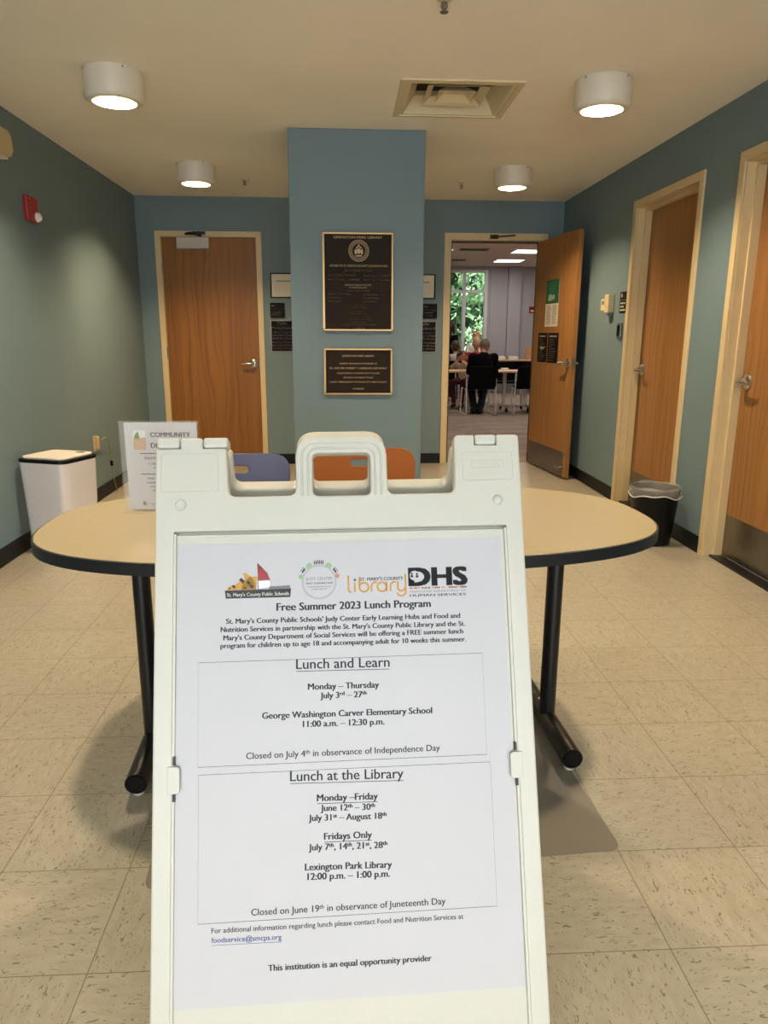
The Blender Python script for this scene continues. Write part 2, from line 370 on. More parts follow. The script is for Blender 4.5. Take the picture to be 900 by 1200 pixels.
# door_2: open door of the meeting room, leaf swung out almost against the wall
d = empty('door_2', (0, YB, 0), 0, 'wide open maple door of the meeting room, swung back with notices on it', 'door', kind='structure')
dframe(*D4, DHB, .062, .13).build('frame', M['frame'], d, bevel=.002)
b = stop(D4[0]+.004, D4[1]-.004, DHB-.004, .05, .075); b.build('door_stop', plain('dark_weatherstrip', '#3a3225', .6), d)
th = math.atan2(-.92, .111); LW = math.hypot(.111, .92)
lf = empty('leaf', (1.889, 7.34-YB, 0), th); lf.parent = d
# leaf-local: x from hinge to free edge, visible face at y=0 looking to -y, thickness +y ... mirrored to the wall side
b = MB(); b.box(0, LW, 0, .044, .014, 2.152); lp = b.build('leaf_panel', M['maple'], lf, bevel=.0015)
b = MB(); b.box(.03, LW-.045, -.0025, 0, .022, .245); kp = b.build('kick_plate', M['steel'], lf)
b = MB(); b.lathe([(1e-5, 0), (.012, 0), (.010, .03), (.016, .034), (.016, .046), (1e-5, .05)], 16, 0, Matrix.Translation((.842, -.0025, .107)) @ Matrix.Rotation(radians(90), 4, 'X')); b.build('door_bumper', M['chrome'], lf, smooth=40)
lever(lf, .862, 1.04, 0, -1)
b = MB(); T = Matrix.Translation((.862, .044, 1.04)) @ Matrix.Rotation(radians(-90), 4, 'X')
b.lathe([(1e-5, 0), (.036, 0), (.036, .008), (.014, .014), (.014, .045), (1e-5, .045)], 20, 0, T); b.tube([(.862, .085, 1.04), (.80, .09, 1.04), (.75, .088, 1.035)], .009, 10); b.build('outer_handle', M['chrome'], lf, smooth=40)
b = MB(); b.box(LW, LW+.001, .012, .032, .99, 1.09); b.build('latch_plate', M['steel'], lf)
b = MB(); b.box(1.42, 1.50, -.028, -.014, 2.178, 2.215); b.tube([(1.47, -.03, 2.196), (1.62, -.05, 2.206), (1.66, -.045, 2.21)], .007, 8); b.cyl(.018, 2.18, 2.21, 14, 0, Matrix.Translation((1.46, -.032, 0)))
b.build('closer_arm', plain('dark_bronze_arm', '#3a342a', .4, .6), d, smooth=40)
LEAFM = Matrix.Translation((1.889, 7.34, 0)) @ Matrix.Rotation(th, 4, 'Z')

# door_3 and door_4: maple doors recessed in the wall on the right
def side_door(name, D, label, lev):
    d = empty(name, (XR, 0, 0), -pi/2, label, 'door', kind='structure')        # local x = -y world, local y = +x world
    w0, w1 = -D[1], -D[0]
    dframe(w0, w1, DH, .052, .14).build('frame', M['frame'], d, bevel=.002)
    b = stop(w0+.004, w1-.004, DH-.004, .052, .100, .016); b.build('door_stop', M['frame'], d, bevel=.002)
    b = MB(); b.box(w0+.006, w1-.006, .102, .139, .012, DH-.006); leaf = b.build('leaf', M['maple'], d)
    b = MB(); b.box(w0+.03, w1-.03, .0995, .102, .018, .262); b.build('kick_plate', M['steel'], leaf)
    lever(leaf, w0+.072, 1.03, .102, 1)
    b = MB(); b.box(w0+.005, w1-.005, .03, .10, 0, .012); b.build('threshold', M['black'], d)
    return d
side_door('door_3', D1, 'closed maple door behind the black waste basket', 1)
side_door('door_4', D2, 'maple door cut by the photo edge, steel kick plate below', 1)

# ---------------------------------------------------------------- meeting room beyond the doorway
MX0, MX1, MY0, MY1, MH = -2.2, 6.6, YB+.13, 17.3, 2.82
def carpet_mat():
    k = N('plank_carpet'); tc = k.n('ShaderNodeTexCoord'); mp = k.n('ShaderNodeMapping'); mp.inputs['Rotation'].default_value = (0, 0, radians(90)); k.t.links.new(tc.outputs['Object'], mp.inputs[0])
    br = k.n('ShaderNodeTexBrick', i_Scale=1.0); br.inputs['Brick Width'].default_value = 1.0; br.inputs['Row Height'].default_value = .25; br.inputs['Mortar Size'].default_value = .003; br.offset = .37
    br.inputs['Color1'].default_value = lin('#a08e82'); br.inputs['Color2'].default_value = lin('#7c6d64'); br.inputs['Mortar'].default_value = lin('#6a5d56'); k.t.links.new(tc.outputs['Object'], br.inputs[0])
    n = k.n('ShaderNodeTexNoise', i_Scale=1.0, i_Detail=3.0); s = k.n('ShaderNodeMapping'); s.inputs['Scale'].default_value = (5, 40, 1); k.t.links.new(tc.outputs['Object'], s.inputs[0]); k.t.links.new(s.outputs[0], n.inputs['Vector'])
    k.set('Base Color', k.mix(k.ramp(n.outputs[0], (.4, (0,0,0,1)), (.6, (.55,.55,.55,1))), br.outputs[0], lin('#b3a094'))); k.set('Roughness', .95); k.set('Specular IOR Level', .1); return k.m
b = MB(); b.box(MX0-.1, MX1+.1, YB, MY1+.1, -.1, 0)
b.build('floor_meeting_room', carpet_mat(), kind='structure', label='brown grey plank carpet of the meeting room', cat='carpet')
def grid_mat():
    k = N('acoustic_tiles'); tc = k.n('ShaderNodeTexCoord'); s = k.n('ShaderNodeSeparateXYZ'); k.t.links.new(tc.outputs['Object'], s.inputs[0])
    e = [k.math('ABSOLUTE', k.math('SUBTRACT', k.math('FRACT', k.math('DIVIDE', k.math('ADD', s.outputs[i], o), .6096)), .5)) for i, o in ((0, 20.0), (1, 20.0))]
    seam = k.math('GREATER_THAN', k.math('MAXIMUM', *e), .481)
    n = k.n('ShaderNodeTexNoise', i_Scale=70.0, i_Detail=2.0); k.t.links.new(tc.outputs['Object'], n.inputs['Vector'])
    k.set('Base Color', k.mix(k.math('MULTIPLY', seam, .5), k.ramp(n.outputs[0], (.35, lin('#e6d8ce')), (.6, lin('#f0e4dc'))), lin('#efe9e4'))); k.set('Roughness', .9); return k.m
b = MB(); b.box(MX0-.1, MX1+.1, YB+.13, MY1+.1, MH, MH+.08)
b.build('ceiling_meeting_room', grid_mat(), kind='structure', label='acoustic tile ceiling of the meeting room', cat='ceiling')
M['greywall'] = paint('grey_wall_paint', '#aeadb3', .7); M['alu'] = plain('white_aluminium', '#d9dadc', .35, var=.02)
WX0, WX1, WZ0, WZ1 = -.9, 3.30, .35, 2.74
walls('wall_meeting_room_far', [(MX0, WX0, MY1, MY1+.15, 0, MH), (WX1, MX1, MY1, MY1+.15, 0, MH), (WX0, WX1, MY1, MY1+.15, 0, WZ0), (WX0, WX1, MY1, MY1+.15, WZ1, MH), (3.80, 4.10, MY1-.10, MY1, 0, MH), (WX1+.10, WX1+.16, MY1-.03, MY1, 0, MH)], M['greywall'], 'grey far wall of the meeting room with a shallow pier')
walls('wall_meeting_room_left', [(MX0-.15, MX0, MY0, MY1, 0, MH)], M['greywall'], 'grey side wall of the meeting room by the windows')
walls('wall_meeting_room_right', [(MX1, MX1+.15, MY0, MY1, 0, MH)], M['greywall'], 'grey side wall of the meeting room behind the open door')
walls('wall_meeting_room_near', [(MX0-.15, XL-.14, MY0-.05, MY0, 0, MH), (XR+.14, MX1, MY0-.05, MY0, 0, MH), (XL-.15, XR+.15, YB+.02, YB+.13, H+.08, MH)], M['greywall'], 'grey meeting room wall beside the doorway')
wn = empty('window_1', (0, MY1, 0), 0, 'tall aluminium window in front of green trees', 'window', kind='structure')
b = MB()
for x in (WX0, .35, 1.55, 2.80, WX1):
    b.box(x-.035, x+.035, -.014, .10, WZ0, WZ1)
for z in (WZ0+.03, 2.27, WZ1-.03): b.box(WX0, WX1, -.010, .096, z-.03, z+.03)
b.build('window_frame', M['alu'], wn, bevel=.004)
b = MB(); b.box(WX0, WX1, -.08, .0, WZ0-.03, WZ0); b.build('window_sill', M['alu'], wn, bevel=.004)
g = N('window_glass'); g.set('Transmission Weight', 1.0); g.set('Roughness', 0.0); g.set('IOR', 1.0); g.set('Base Color', (.93, .97, .95, 1)); g.set('Specular IOR Level', .3)
b = MB(); b.box(WX0, WX1, .05, .054, WZ0, WZ1); b.build('glass_pane', g.m, wn)

# outdoors behind the window
b = MB(); b.box(-25, 30, MY1+.3, 60, -.35, -.2); b.build('lawn', plain('grass', '#5f7a3c', .9, var=.25, scale=14), kind='structure', label='green lawn outside the meeting room window', cat='lawn')
lm = N('leaf'); tcn = lm.n('ShaderNodeTexCoord'); nz = lm.n('ShaderNodeTexNoise', i_Scale=1.3, i_Detail=3.0); lm.t.links.new(tcn.outputs['Object'], nz.inputs['Vector'])
lm.set('Base Color', lm.ramp(nz.outputs[0], (.3, lin('#6d8d68')), (.55, lin('#97b58a')), (.8, lin('#c3d6aa')))); lm.set('Roughness', .6); lm.set('Transmission Weight', .0)
bark = plain('bark', '#5a4a3a', .9, var=.2)
def tree(x, y, h, r, label):
    t = empty('tree', (x, y, -.2), 0, label, 'tree', 'trees outside the window')
    b = MB(); b.tube([(0, 0, 0), (.05, 0, h*.3), (-.05, .05, h*.6), (0, 0, h*.85)], .1, 8, radii=[.16, .12, .09, .03])
    for k in range(5):
        a = k*1.3; b.tube([(0, 0, h*(.3+.08*k)), (r*.4*cos(a), r*.4*sin(a), h*(.45+.08*k)), (r*.75*cos(a), r*.75*sin(a), h*(.55+.08*k))], .04, 6, radii=[.06, .04, .015])
    b.build('trunk', bark, t, smooth=60)
    b = MB(); rr = random.Random(int(x*97+y*31))
    clumps = []
    for k in range(46):
        a = rr.uniform(0, 2*pi); zz = rr.uniform(.04, 1.0); q = r*(1-.35*abs(zz-.45)*2)*math.sqrt(rr.uniform(.25, 1))
        clumps.append((q*cos(a), q*sin(a), h*zz, rr.uniform(.35, .7)))
    for k in range(7000):
        c = clumps[k % 46]; dv = Vector((rr.gauss(0, 1), rr.gauss(0, 1), rr.gauss(0, .8))); dv = dv.normalized()*c[3]*rr.uniform(.5, 1)
        p = Vector(c[:3])+dv; s = rr.uniform(.055, .12); R_ = Matrix.Rotation(rr.uniform(0, 6.3), 3, 'Z') @ Matrix.Rotation(rr.gauss(.4, .6), 3, 'X')
        b.add([p+R_ @ Vector(q)*s for q in ((-.45, 0, 0), (0, -.9, -.1), (.45, 0, 0), (0, .9, .12))], [(0, 1, 2, 3)])
    b.build('crown', lm.m, t)
for k, (x, y, h, r) in enumerate(((4.75, 20.5, 6.0, 1.95), (-.3, 20.6, 5.8, 1.9), (9.8, 20.8, 6.2, 1.8), (-5.2, 20.6, 6.0, 1.8))):
    tree(x, y, h, r, 'leafy green tree seen through the meeting room window')
b = MB(); rr = random.Random(5)
for k in range(22000):
    x = rr.uniform(-5, 9.5); p = Vector((x, 24.4+rr.uniform(-.9, .9), rr.uniform(-.2, 5.6+.5*sin(x*1.7)))); s = rr.uniform(.17, .33); R_ = Matrix.Rotation(rr.uniform(0, 6.3), 3, 'Z') @ Matrix.Rotation(rr.gauss(.4, .6), 3, 'X')
    b.add([p+R_ @ Vector(q)*s for q in ((-.5, 0, 0), (0, -.9, -.1), (.5, 0, 0), (0, .9, .12))], [(0, 1, 2, 3)])
b.build('hedge', lm.m, label='tall green hedge behind the trees outside the window', cat='hedge', kind='stuff')

# ---------------------------------------------------------------- A-frame sign
SX, SY, SZ, SPS, SLE, STI = -.0047, 1.2746, 1.0955, .0203, .3687, -.0061
ax = Vector((cos(SPS), sin(SPS), 0)); dn = Vector((sin(SLE)*sin(SPS), -sin(SLE)*cos(SPS), -cos(SLE)))
A2 = ax*cos(STI)+dn*sin(STI); D2v = dn*cos(STI)-ax*sin(STI); NO = -(A2.cross(D2v)); SL = 1.17
bot = Vector((SX, SY, SZ))+D2v*SL
YI = -NO; ZU = -D2v
SM = Matrix(((A2.x, YI.x, ZU.x, bot.x), (A2.y, YI.y, ZU.y, bot.y), (A2.z, YI.z, ZU.z, bot.z+.002), (0, 0, 0, 1)))
sg = empty('sidewalk_sign', mat=SM, label='white plastic A-frame sign standing on the floor before the table', cat='sign')
XZ = Matrix(((1, 0, 0, 0), (0, 0, 1, 0), (0, 1, 0, SL), (0, 0, 0, 1)))      # plate x,y(=-w),z -> local x, depth, up
def sign_plate(front=True):
    hw = .3175; k = .0185
    def notch(a, c): return [(a, -k, 0), (c, -k, 0)]
    o = [(-hw, -SL, .01), (-hw, -k, 0)]
    if front:   # left shoulder: middle knuckle belongs to this panel; right shoulder: outer two do
        o += [(-.2765, -k, 0), (-.2765, 0, .006), (-.2385, 0, .006), (-.2385, -k, 0), (-.1985, -k, .004)]
    else:
        o = [(-hw, -SL, .01), (-hw, -.034, 0), (-.1945, -.034, .006)]
    o += [(-.1945, -.1035, .014), (-.0795, -.1035, .012), (-.0795, 0, .036), (.0795, 0, .036), (.0795, -.1035, .012), (.1985, -.1035, .014)]
    if front: o += [(.2005, 0, .008), (.2365, 0, .004), (.2365, -k, 0), (.2760, -k, 0), (.2760, 0, .004), (.3165, 0, .008), (hw, -SL, .01)]
    else: o += [(.2005, -.034, .006), (hw, -.034, 0), (hw, -SL, .01)]
    outer = rpoly(o)
    hole = rpoly([(-.05, -.0295, .011), (.05, -.0295, .011), (.05, -.1045, .011), (-.05, -.1045, .011)])
    rec = [(-.2865, -.1630), (.2865, -.1630), (.2865, -1.075), (-.2865, -1.075)]
    return outer, hole, rec
def to_obj(me, T, name, mat, parent, **kw):
    me.transform(T); me.update(); me.materials.append(mat); return link(name, me, parent, **kw)
outer, hole, rec = sign_plate()
TH = .030
fp = to_obj(plate(outer, [hole, rec], TH/2, .0035), Matrix.Translation((0, TH/2, 0)) @ XZ, 'front_panel', M['white'], sg, smooth=50)
b = MB(); b.box(-.2865, .2865, .0085, .013, SL-1.075, SL-.1685); b.build('recess_panel', M['white'], sg)
b = MB(); b.box(-.2865, .2865, .022, .024, SL-.19, SL-.15); b.build('slot_backing', M['creamy'], sg)
# stepped moulding inside the recess
b = MB()
for x0, x1 in ((-.2885, -.2825), (.2825, .2885)): b.box(x0, x1, .003, .009, SL-1.075, SL-.166)
b.box(-.2865, .2865, -.0012, .004, SL-.1630, SL-.1612)
b.build('recess_moulding', M['white'], sg, bevel=.0015)
b = MB()                                        # raised ridges round the carrying handle
def arc(cx, cz, r, a0, a1, n=8): return [(cx+r*cos(a0+(a1-a0)*i/n), -.0005, SL-cz+r*sin(a0+(a1-a0)*i/n)) for i in range(n+1)]
for inset, rr in ((.0105, .0022), (.0215, .0018)):
    e = .0795-inset; q = .030-inset*.6
    b.tube([(-e, -.0005, SL-.105)]+arc(-e+q, inset+q, q, pi, pi/2)+arc(e-q, inset+q, q, pi/2, 0)+[(e, -.0005, SL-.105)], rr, 8)
b.build('handle_ridge', M['white'], sg, smooth=60)
def knuckle(a, c, mat_):
    b = MB(); b.box(a+.0006, c-.0006, -.0012, .034, SL-.0178, SL+.0004); return b.build('hinge_knuckle', mat_, sg, bevel=.0045)
for a, c in ((-.3170, -.2770), (-.2380, -.1945), (.2368, .2758)): knuckle(a, c, M['white'])
b = MB()                                        # raised outlines on both shoulders
for x0, x1, z0, z1 in ((-.3086, -.2117, .0286, .0941), (.214, .303, .032, .082)):
    if x0 > 0: b.build('embossed_outline', M['white'], sg); b = MB()
    pts = rrect(x0, x1, -z1, -z0, .006); pts = [(x, -.0004, SL+z) for x, z in pts]; b.tube(pts+[pts[0]], .0007, 6)
for z, x0, x1 in ((.040, .222, .296), (.067, .236, .282), (.072, .224, .294)): b.box(x0, x1, -.0008, .0, SL-z-.0016, SL-z+.0016)
pts = rrect(.230, .286, -.060, -.047, .003); pts = [(x, -.0004, SL+z) for x, z in pts]; b.tube(pts+[pts[0]], .0007, 6)
for k in range(8): x = .236+k*.006; b.box(x, x+.0042, -.0009, 0, SL-.0565, SL-.0505)
b.build('embossed_outline', M['white'], sg)
R90 = Matrix.Rotation(radians(90), 4, 'X')
b = MB(); b.lathe([(1e-5, .001), (.0065, .001), (.0075, .0028), (.010, .0028), (.0108, 0)], 24, 0, Matrix.Translation((-.2763, 0, SL-.1165)) @ R90); b.build('rivet', M['white'], sg, smooth=40)
b = MB(); b.lathe([(1e-5, .0052), (.005, .0046), (.0085, .0022), (.0095, 0)], 24, 0, Matrix.Translation((.2729, 0, SL-.1179)) @ R90); b.build('rivet', M['white'], sg, smooth=60)
for s in (-1, 1):
    x0, x1 = (-.2935, -.2735) if s < 0 else (.2725, .2935)
    me = plate(rrect(x0, x1, -.5895, -.5468, .006, 5, (1, 0, 0, 1) if s < 0 else (0, 1, 1, 0)), [], .003, .001)
    to_obj(me, Matrix.Translation((0, .001, 0)) @ XZ, 'retaining_tab', M['white'], sg, smooth=50)
    b = MB(); xs = -.2858 if s < 0 else .2812
    b.box(xs, xs+.0042, .0024, .0088, SL-.5455, SL-.5315); b.build('slot_shade', M['ink'], sg); b = MB(); b.box(xs, xs+.0042, .0024, .0088, SL-.6025, SL-.5905); b.build('slot_shade', M['ink'], sg)  # black boxes painted as the shade inside the holes beside each tab
# rear panel, swung back about the hinge line
outer, hole, rec = sign_plate(False)
PIV = Matrix.Translation((0, .017, SL-.010)); TR = PIV @ Matrix.Rotation(2*SLE, 4, 'X') @ PIV.inverted()
to_obj(plate(outer, [hole, rec], TH/2, .0035), TR @ Matrix.Translation((0, .017+TH/2, 0)) @ XZ, 'rear_panel', M['white'], sg, smooth=50)
b = MB(); b.box(-.2865, .2865, .035, .039, SL-1.075, SL-.1685); me = b.mesh('rear_recess'); to_obj(me, TR, 'rear_recess_panel', M['white'], sg)

# ---------------------------------------------------------------- poster in the sign
po = empty('poster', mat=SM, label='printed white lunch program poster held in the A-frame sign', cat='poster')
DP = .0076
def P3(u0, w0, dx=1.0, dz=0.0, lift=.0003): return lambda x, y: (u0+x*dx-y*dz, DP-lift, SL-w0+x*dz+y*dx)
b = MB(); b.add([(-.2805, DP, SL-.1845), (.2765, DP, SL-.1832), (.2812, DP, SL-.9186), (-.2858, DP, SL-.9180)], [(0, 1, 2, 3)])
b.add([(-.2805, DP+.0005, SL-.1845), (.2765, DP+.0005, SL-.1832), (.2812, DP+.0005, SL-.9186), (-.2858, DP+.0005, SL-.9180)], [(3, 2, 1, 0)]); b.build('sheet', M['paper'], po)
LINES = [
(-0.115, 0.3001, 0.1483, 0.3012, 'Free Summer 2023 Lunch Program', 'B'),
(-0.1998, 0.3194, 0.1988, 0.3214, "St. Mary's County Public Schools' Judy Center Early Learning Hubs and Food and", 'B'),
(-0.2086, 0.333, 0.2068, 0.3352, "Nutrition Services in partnership with the St. Mary's County Public Library and the St.", 'B'),
(-0.2042, 0.3469, 0.2029, 0.348, "Mary's County Department of Social Services will be offering a FREE summer lunch", 'B'),
(-0.2091, 0.3598, 0.2074, 0.3617, 'program for children up to age 18 and accompanying adult for 10 weeks this summer.', 'B'),
(-0.0834, 0.3984, 0.0742, 0.4, 'Lunch and Learn', 'U'),
(-0.064, 0.4332, 0.0551, 0.4339, 'Monday \u2013 Thursday', 'B'),
(-0.0437, 0.4482, 0.0338, 0.4488, 'July 3^rd^ \u2013 27^th', 'B'),
(-0.1406, 0.4776, 0.144, 0.4797, 'George Washington Carver Elementary School', 'B'),
(-0.0734, 0.4938, 0.0624, 0.4948, '11:00 a.m. \u2013 12:30 p.m.', 'B'),
(-0.1674, 0.5413, 0.1552, 0.5413, 'Closed on July 4^th^ in observance of Independence Day', 'R'),
(-0.0958, 0.5796, 0.0919, 0.583, 'Lunch at the Library', 'U'),
(-0.0521, 0.6134, 0.048, 0.6149, 'Monday \u2013Friday', 'BU'),
(-0.0462, 0.6293, 0.0428, 0.6311, 'June 12^th^ \u2013 30^th', 'B'),
(-0.0662, 0.644, 0.0615, 0.6462, 'July 31^st^ \u2013 August 18^th', 'B'),
(-0.0415, 0.6744, 0.0365, 0.6752, 'Fridays Only', 'BU'),
(-0.0669, 0.69, 0.0615, 0.6922, 'July 7^th^, 14^th^, 21^st^, 28^th', 'B'),
(-0.0734, 0.7204, 0.0681, 0.7235, 'Lexington Park Library', 'B'),
(-0.0695, 0.7354, 0.0644, 0.7375, '12:00 p.m. \u2013 1:00 p.m.', 'B'),
(-0.1605, 0.7846, 0.1548, 0.7849, 'Closed on June 19^th^ in observance of Juneteenth Day', 'R'),
(-0.2235, 0.8077, 0.1833, 0.809, 'For additional information regarding lunch please contact Food and Nutrition Services at', 'R'),
(-0.2235, 0.822, -0.1128, 0.8231, 'foodservice@smcps.org', 'RL'),
(-0.1341, 0.8694, 0.1284, 0.8702, 'This institution is an equal opportunity provider', 'B'),
]
ink = MB(); link_ = MB()
for u0, w0, u1, w1, s, st in LINES:
    tb = link_ if 'L' in st else ink
    wd = math.hypot(u1-u0, w1-w0); a = math.atan2(-(w1-w0), u1-u0); Pm = P3((u0+u1)/2, (w0+w1)/2, cos(a), sin(a))
    text(tb, s, Pm, width=wd, bold=.034 if 'B' in st else .012)
    if 'U' in st or 'L' in st: stroke(tb, [(-wd/2, -.0038), (wd/2, -.0038)], .0010 if 'U' in st else .0006, Pm)
for (x0, x1, a, c) in ((-.2460, .2345, .3825, .5510), (-.2450, .2400, .5634, .7928)):
    stroke(ink, [(x0, -a), (x1, -a), (x1, -c), (x0, -c)], .0007, P3(0, 0), closed=True)
ink.build('printed_text', M['ink'], po); link_.build('printed_link', M['blueink'], po, label='blue underlined address')
# school boat emblem
b = MB(); P = P3(0, 0)
b.flat([P(-.2020, -.2637), P(-.0902, -.2630), P(-.0921, -.2775), P(-.2005, -.2773)], 0)
text(b, "St. Mary's County Public Schools", P3(-.1463, -.0, lift=.0006) if False else P3(-.1463, .2742, lift=.0006), width=.104, bold=.012, m=1, yscale=1.1)
P = P3(0, 0, lift=.0004); P2 = P3(0, 0, lift=.0007)
for x0, x1, top in ((-.199, -.182, .2545), (-.187, -.166, .2465), (-.175, -.150, .2400)):   # stepped amber gables
    pts = [(x0, -.2632)]+[(x0+(x1-x0)*t, -.2632+(.2632-top)*math.sqrt(max(0, 1-(1-t)**2))) for t in (.05, .15, .3, .45, .6)]+[(x1+.003, -top-.001), (x1, -.2632)]
    b.flat([P(*q) for q in pts], 2)
pts = [(-.166, -.2632), (-.168, -.246), (-.172, -.2345), (-.166, -.2352), (-.158, -.241), (-.152, -.250), (-.149, -.2632)]; b.flat([P(*q) for q in pts], 2)
for cx, cz, r in ((-.1735, .2475, .0048), (-.162, .2515, .004), (-.157, .258, .0035), (-.187, .2575, .0035), (-.194, .2605, .002), (-.168, .2600, .0025)):
    b.flat([P2(cx-r, -cz+r*.2), P2(cx-r*.2, -cz+r), P2(cx+r, -cz-r*.1), P2(cx+r*.3, -cz-r)], 0)
b.flat([P2(-.1465, -.2192), P2(-.139, -.2260), P2(-.131, -.236), P2(-.1262, -.2465), P2(-.1455, -.2475)], 3)       # red upper sail
b.flat([P2(-.1455, -.2492), P2(-.1257, -.2485), P2(-.1245, -.255), P2(-.1272, -.2600), P2(-.1440, -.2625)], 1)     # white lower sail
b.flat([P2(-.1465, -.2192), P2(-.1445, -.2240), P2(-.141, -.2285), P2(-.1465, -.232)], 2)
for q in ([(-.1468, -.2185), (-.1460, -.2632)], [(-.1455, -.2483), (-.1255, -.2477)], [(-.1466, -.2190), (-.1310, -.2355), (-.1258, -.2480), (-.1250, -.2560), (-.1275, -.2605), (-.1440, -.2630)]): stroke(b, q, .0006, P3(0, 0, lift=.0009), 0)
b.flat([P2(-.1275, -.2632), P2(-.126, -.2590), P2(-.0925, -.2575), P2(-.0912, -.2628)], 4)
b.build('school_emblem', [M['ink'], M['whiteink'], M['goldpale'], M['redink'], M['greyink']], po)
# round learning centre emblem
b = MB(); c = (-.0424, -.2530)
for r, w in ((.0292, .0006), (.0272, .0005)): stroke(b, [(c[0]+r*cos(2*pi*i/48), c[1]+r*sin(2*pi*i/48)) for i in range(48)], w, P3(0, 0), 1, closed=True)
text(b, 'JUDY CENTER', P3(c[0], .2500), width=.0455, m=1, bold=.002); text(b, 'EARLY LEARNING HUB', P3(c[0], .2568), width=.0455, m=0, bold=.012)
text(b, 'Preparing children for success', P3(c[0], .2622), width=.040, m=0, bold=.008); text(b, 'in school and in life', P3(c[0], .2663), width=.026, m=0, bold=.008)
def at(a, r): return c[0]+r*cos(radians(a)), c[1]+r*sin(radians(a))
for a0, a1 in ((50, 68), (112, 130)): b.flat([P3(0, 0)(*at(a, r)) for a, r in ((a0, .0297), ((a0+a1)/2-4, .0300), (a1, .0297), (a1, .0352), ((a0+a1)/2, .0375), (a0, .0352))], 2)
for a, m_ in ((163, 2), (17, 3)):
    b.flat([P3(0, 0)(at(a, .0325)[0]+.0047*cos(pi/2+2*pi*k/5)*(1.0), at(a, .0325)[1]+.0047*sin(pi/2+2*pi*k/5)) for k in range(5)], m_)
for a in list(range(78, 104, 5))+list(range(138, 153, 5))+list(range(30, 45, 5)):    # little cut-out children
    q = at(a, .0330); disc(b, q, .0011, P3(0, 0), 0, 8, .0026); q2 = at(a, .0364); disc(b, q2, .0010, P3(0, 0), 0, 8)
b.build('round_emblem', [M['ink'], M['greyink'], M['green'], M['pinkink']], po)
# library word mark in rounded gold strokes
b = MB(); bz = -.2722; x = .0065; R_ = .0078; wst = .0030; P = P3(0, 0)
def circ(cx, cy, r, a0, a1, n=16): return [(cx+r*cos(radians(a0+(a1-a0)*i/n)), cy+r*sin(radians(a0+(a1-a0)*i/n))) for i in range(n+1)]
cyl_ = bz+R_
stroke(b, [(.0075, -.2438), (.0075, cyl_-.003)]+circ(.0125, bz+.005, .005, 180, 270, 6), wst, P)                       # l
stroke(b, [(.0185, bz+.0165), (.0185, bz)], wst, P)                                                                       # i
stroke(b, [(.0265, -.2468), (.0265, bz+.008)], wst, P); stroke(b, circ(.0343, cyl_, R_, 0, 360, 24), wst, P)              # b
stroke(b, [(.0470, bz), (.0470, bz+.008)]+circ(.0545, bz+.0085, .0075, 180, 70, 8), wst, P)                              # r
stroke(b, circ(.0652, cyl_, R_, 0, 360, 24), wst, P); stroke(b, [(.0732, bz+.0165), (.0732, bz)], wst, P)                # a
stroke(b, [(.0800, bz), (.0800, bz+.008)]+circ(.0875, bz+.0085, .0075, 180, 75, 8), wst, P)                              # r
stroke(b, [(.0925, bz+.0165), (.0925, bz+.006)]+circ(.0985, bz+.006, .006, 180, 360, 10), wst, P)                          # y
stroke(b, [(.1060, -.2430), (.1060, bz-.001)]+circ(.0985, bz-.001, .0075, 0, -165, 12), wst, P)
text(b, "ST. MARY'S COUNTY", P3(.0648, .2533), width=.0749, m=1, bold=.022)
b.flat([P(.0187+(.0033 if k % 2 == 0 else .0014)*sin(2*pi*k/10), -.2515+(.0033 if k % 2 == 0 else .0014)*cos(2*pi*k/10)) for k in range(10)], 1)
b.build('library_word_mark', [M['gold'], M['ink']], po)
# human services mark
b = MB()
text(b, 'DHS', P3(.1630, .2636), width=.0985, height=.0310, bold=.045, m=0)
disc(b, (.1222, -.2468), .0085, P3(0, 0, lift=.0006), 2, 20)
for x_, z_ in ((.1175, .2435), (.1265, .2440)):
    disc(b, (x_, -z_), .0019, P3(0, 0, lift=.0009), 0, 10); disc(b, (x_, -z_-.0042), .0026, P3(0, 0, lift=.0009), 0, 10, .0022)
rr = random.Random(3)
for k in range(34):                             # narrow strip in state flag colours
    x_ = .1135+k*.00291; m_ = rr.choice((0, 3, 4, 2, 4, 3)); b.flat([P3(0, 0)(x_, -.2668), P3(0, 0)(x_+.0022, -.2668), P3(0, 0)(x_+.0029, -.2695), P3(0, 0)(x_+.0005, -.2695)], m_)
text(b, 'MARYLAND DEPARTMENT OF', P3(.1623, .2758), width=.0978, height=.0030, bold=.002, m=1); text(b, 'HUMAN SERVICES', P3(.1620, .2828), width=.0978, height=.0042, bold=.014, m=0)
b.build('agency_mark', [M['ink'], M['greyink'], M['paper'], M['redink'], M['goldpale']], po)

# ---------------------------------------------------------------- oval table
TR_ = .05
tb = empty('oval_table', (.03, 2.115, .0018), TR_, 'oval table with beige laminate top and black edge behind the sign', 'table')
def sup(a, c, n=2.8, k=96):
    return [(a*math.copysign(abs(cos(2*pi*i/k))**(2/n), cos(2*pi*i/k)), c*math.copysign(abs(sin(2*pi*i/k))**(2/n), sin(2*pi*i/k))) for i in range(k)]
b = MB(); b.prism(sup(.884, .445), .715, .740); b.build('tabletop', M['laminate'], tb)
b = MB(); o_ = sup(.889, .450); i_ = sup(.884, .445); k = len(o_)
vs_ = [(x, y, z) for z in (.707, .7385) for x, y in o_]+[(x, y, z) for z in (.707, .7395) for x, y in i_]
b.add(vs_, [(i, (i+1) % k, k+(i+1) % k, k+i) for i in range(k)]+[(2*k+i, 3*k+i, 3*k+(i+1) % k, 2*k+(i+1) % k) for i in range(k)]+[(k+i, k+(i+1) % k, 3*k+(i+1) % k, 3*k+i) for i in range(k)]+[(i, 2*k+i, 2*k+(i+1) % k, (i+1) % k) for i in range(k)])
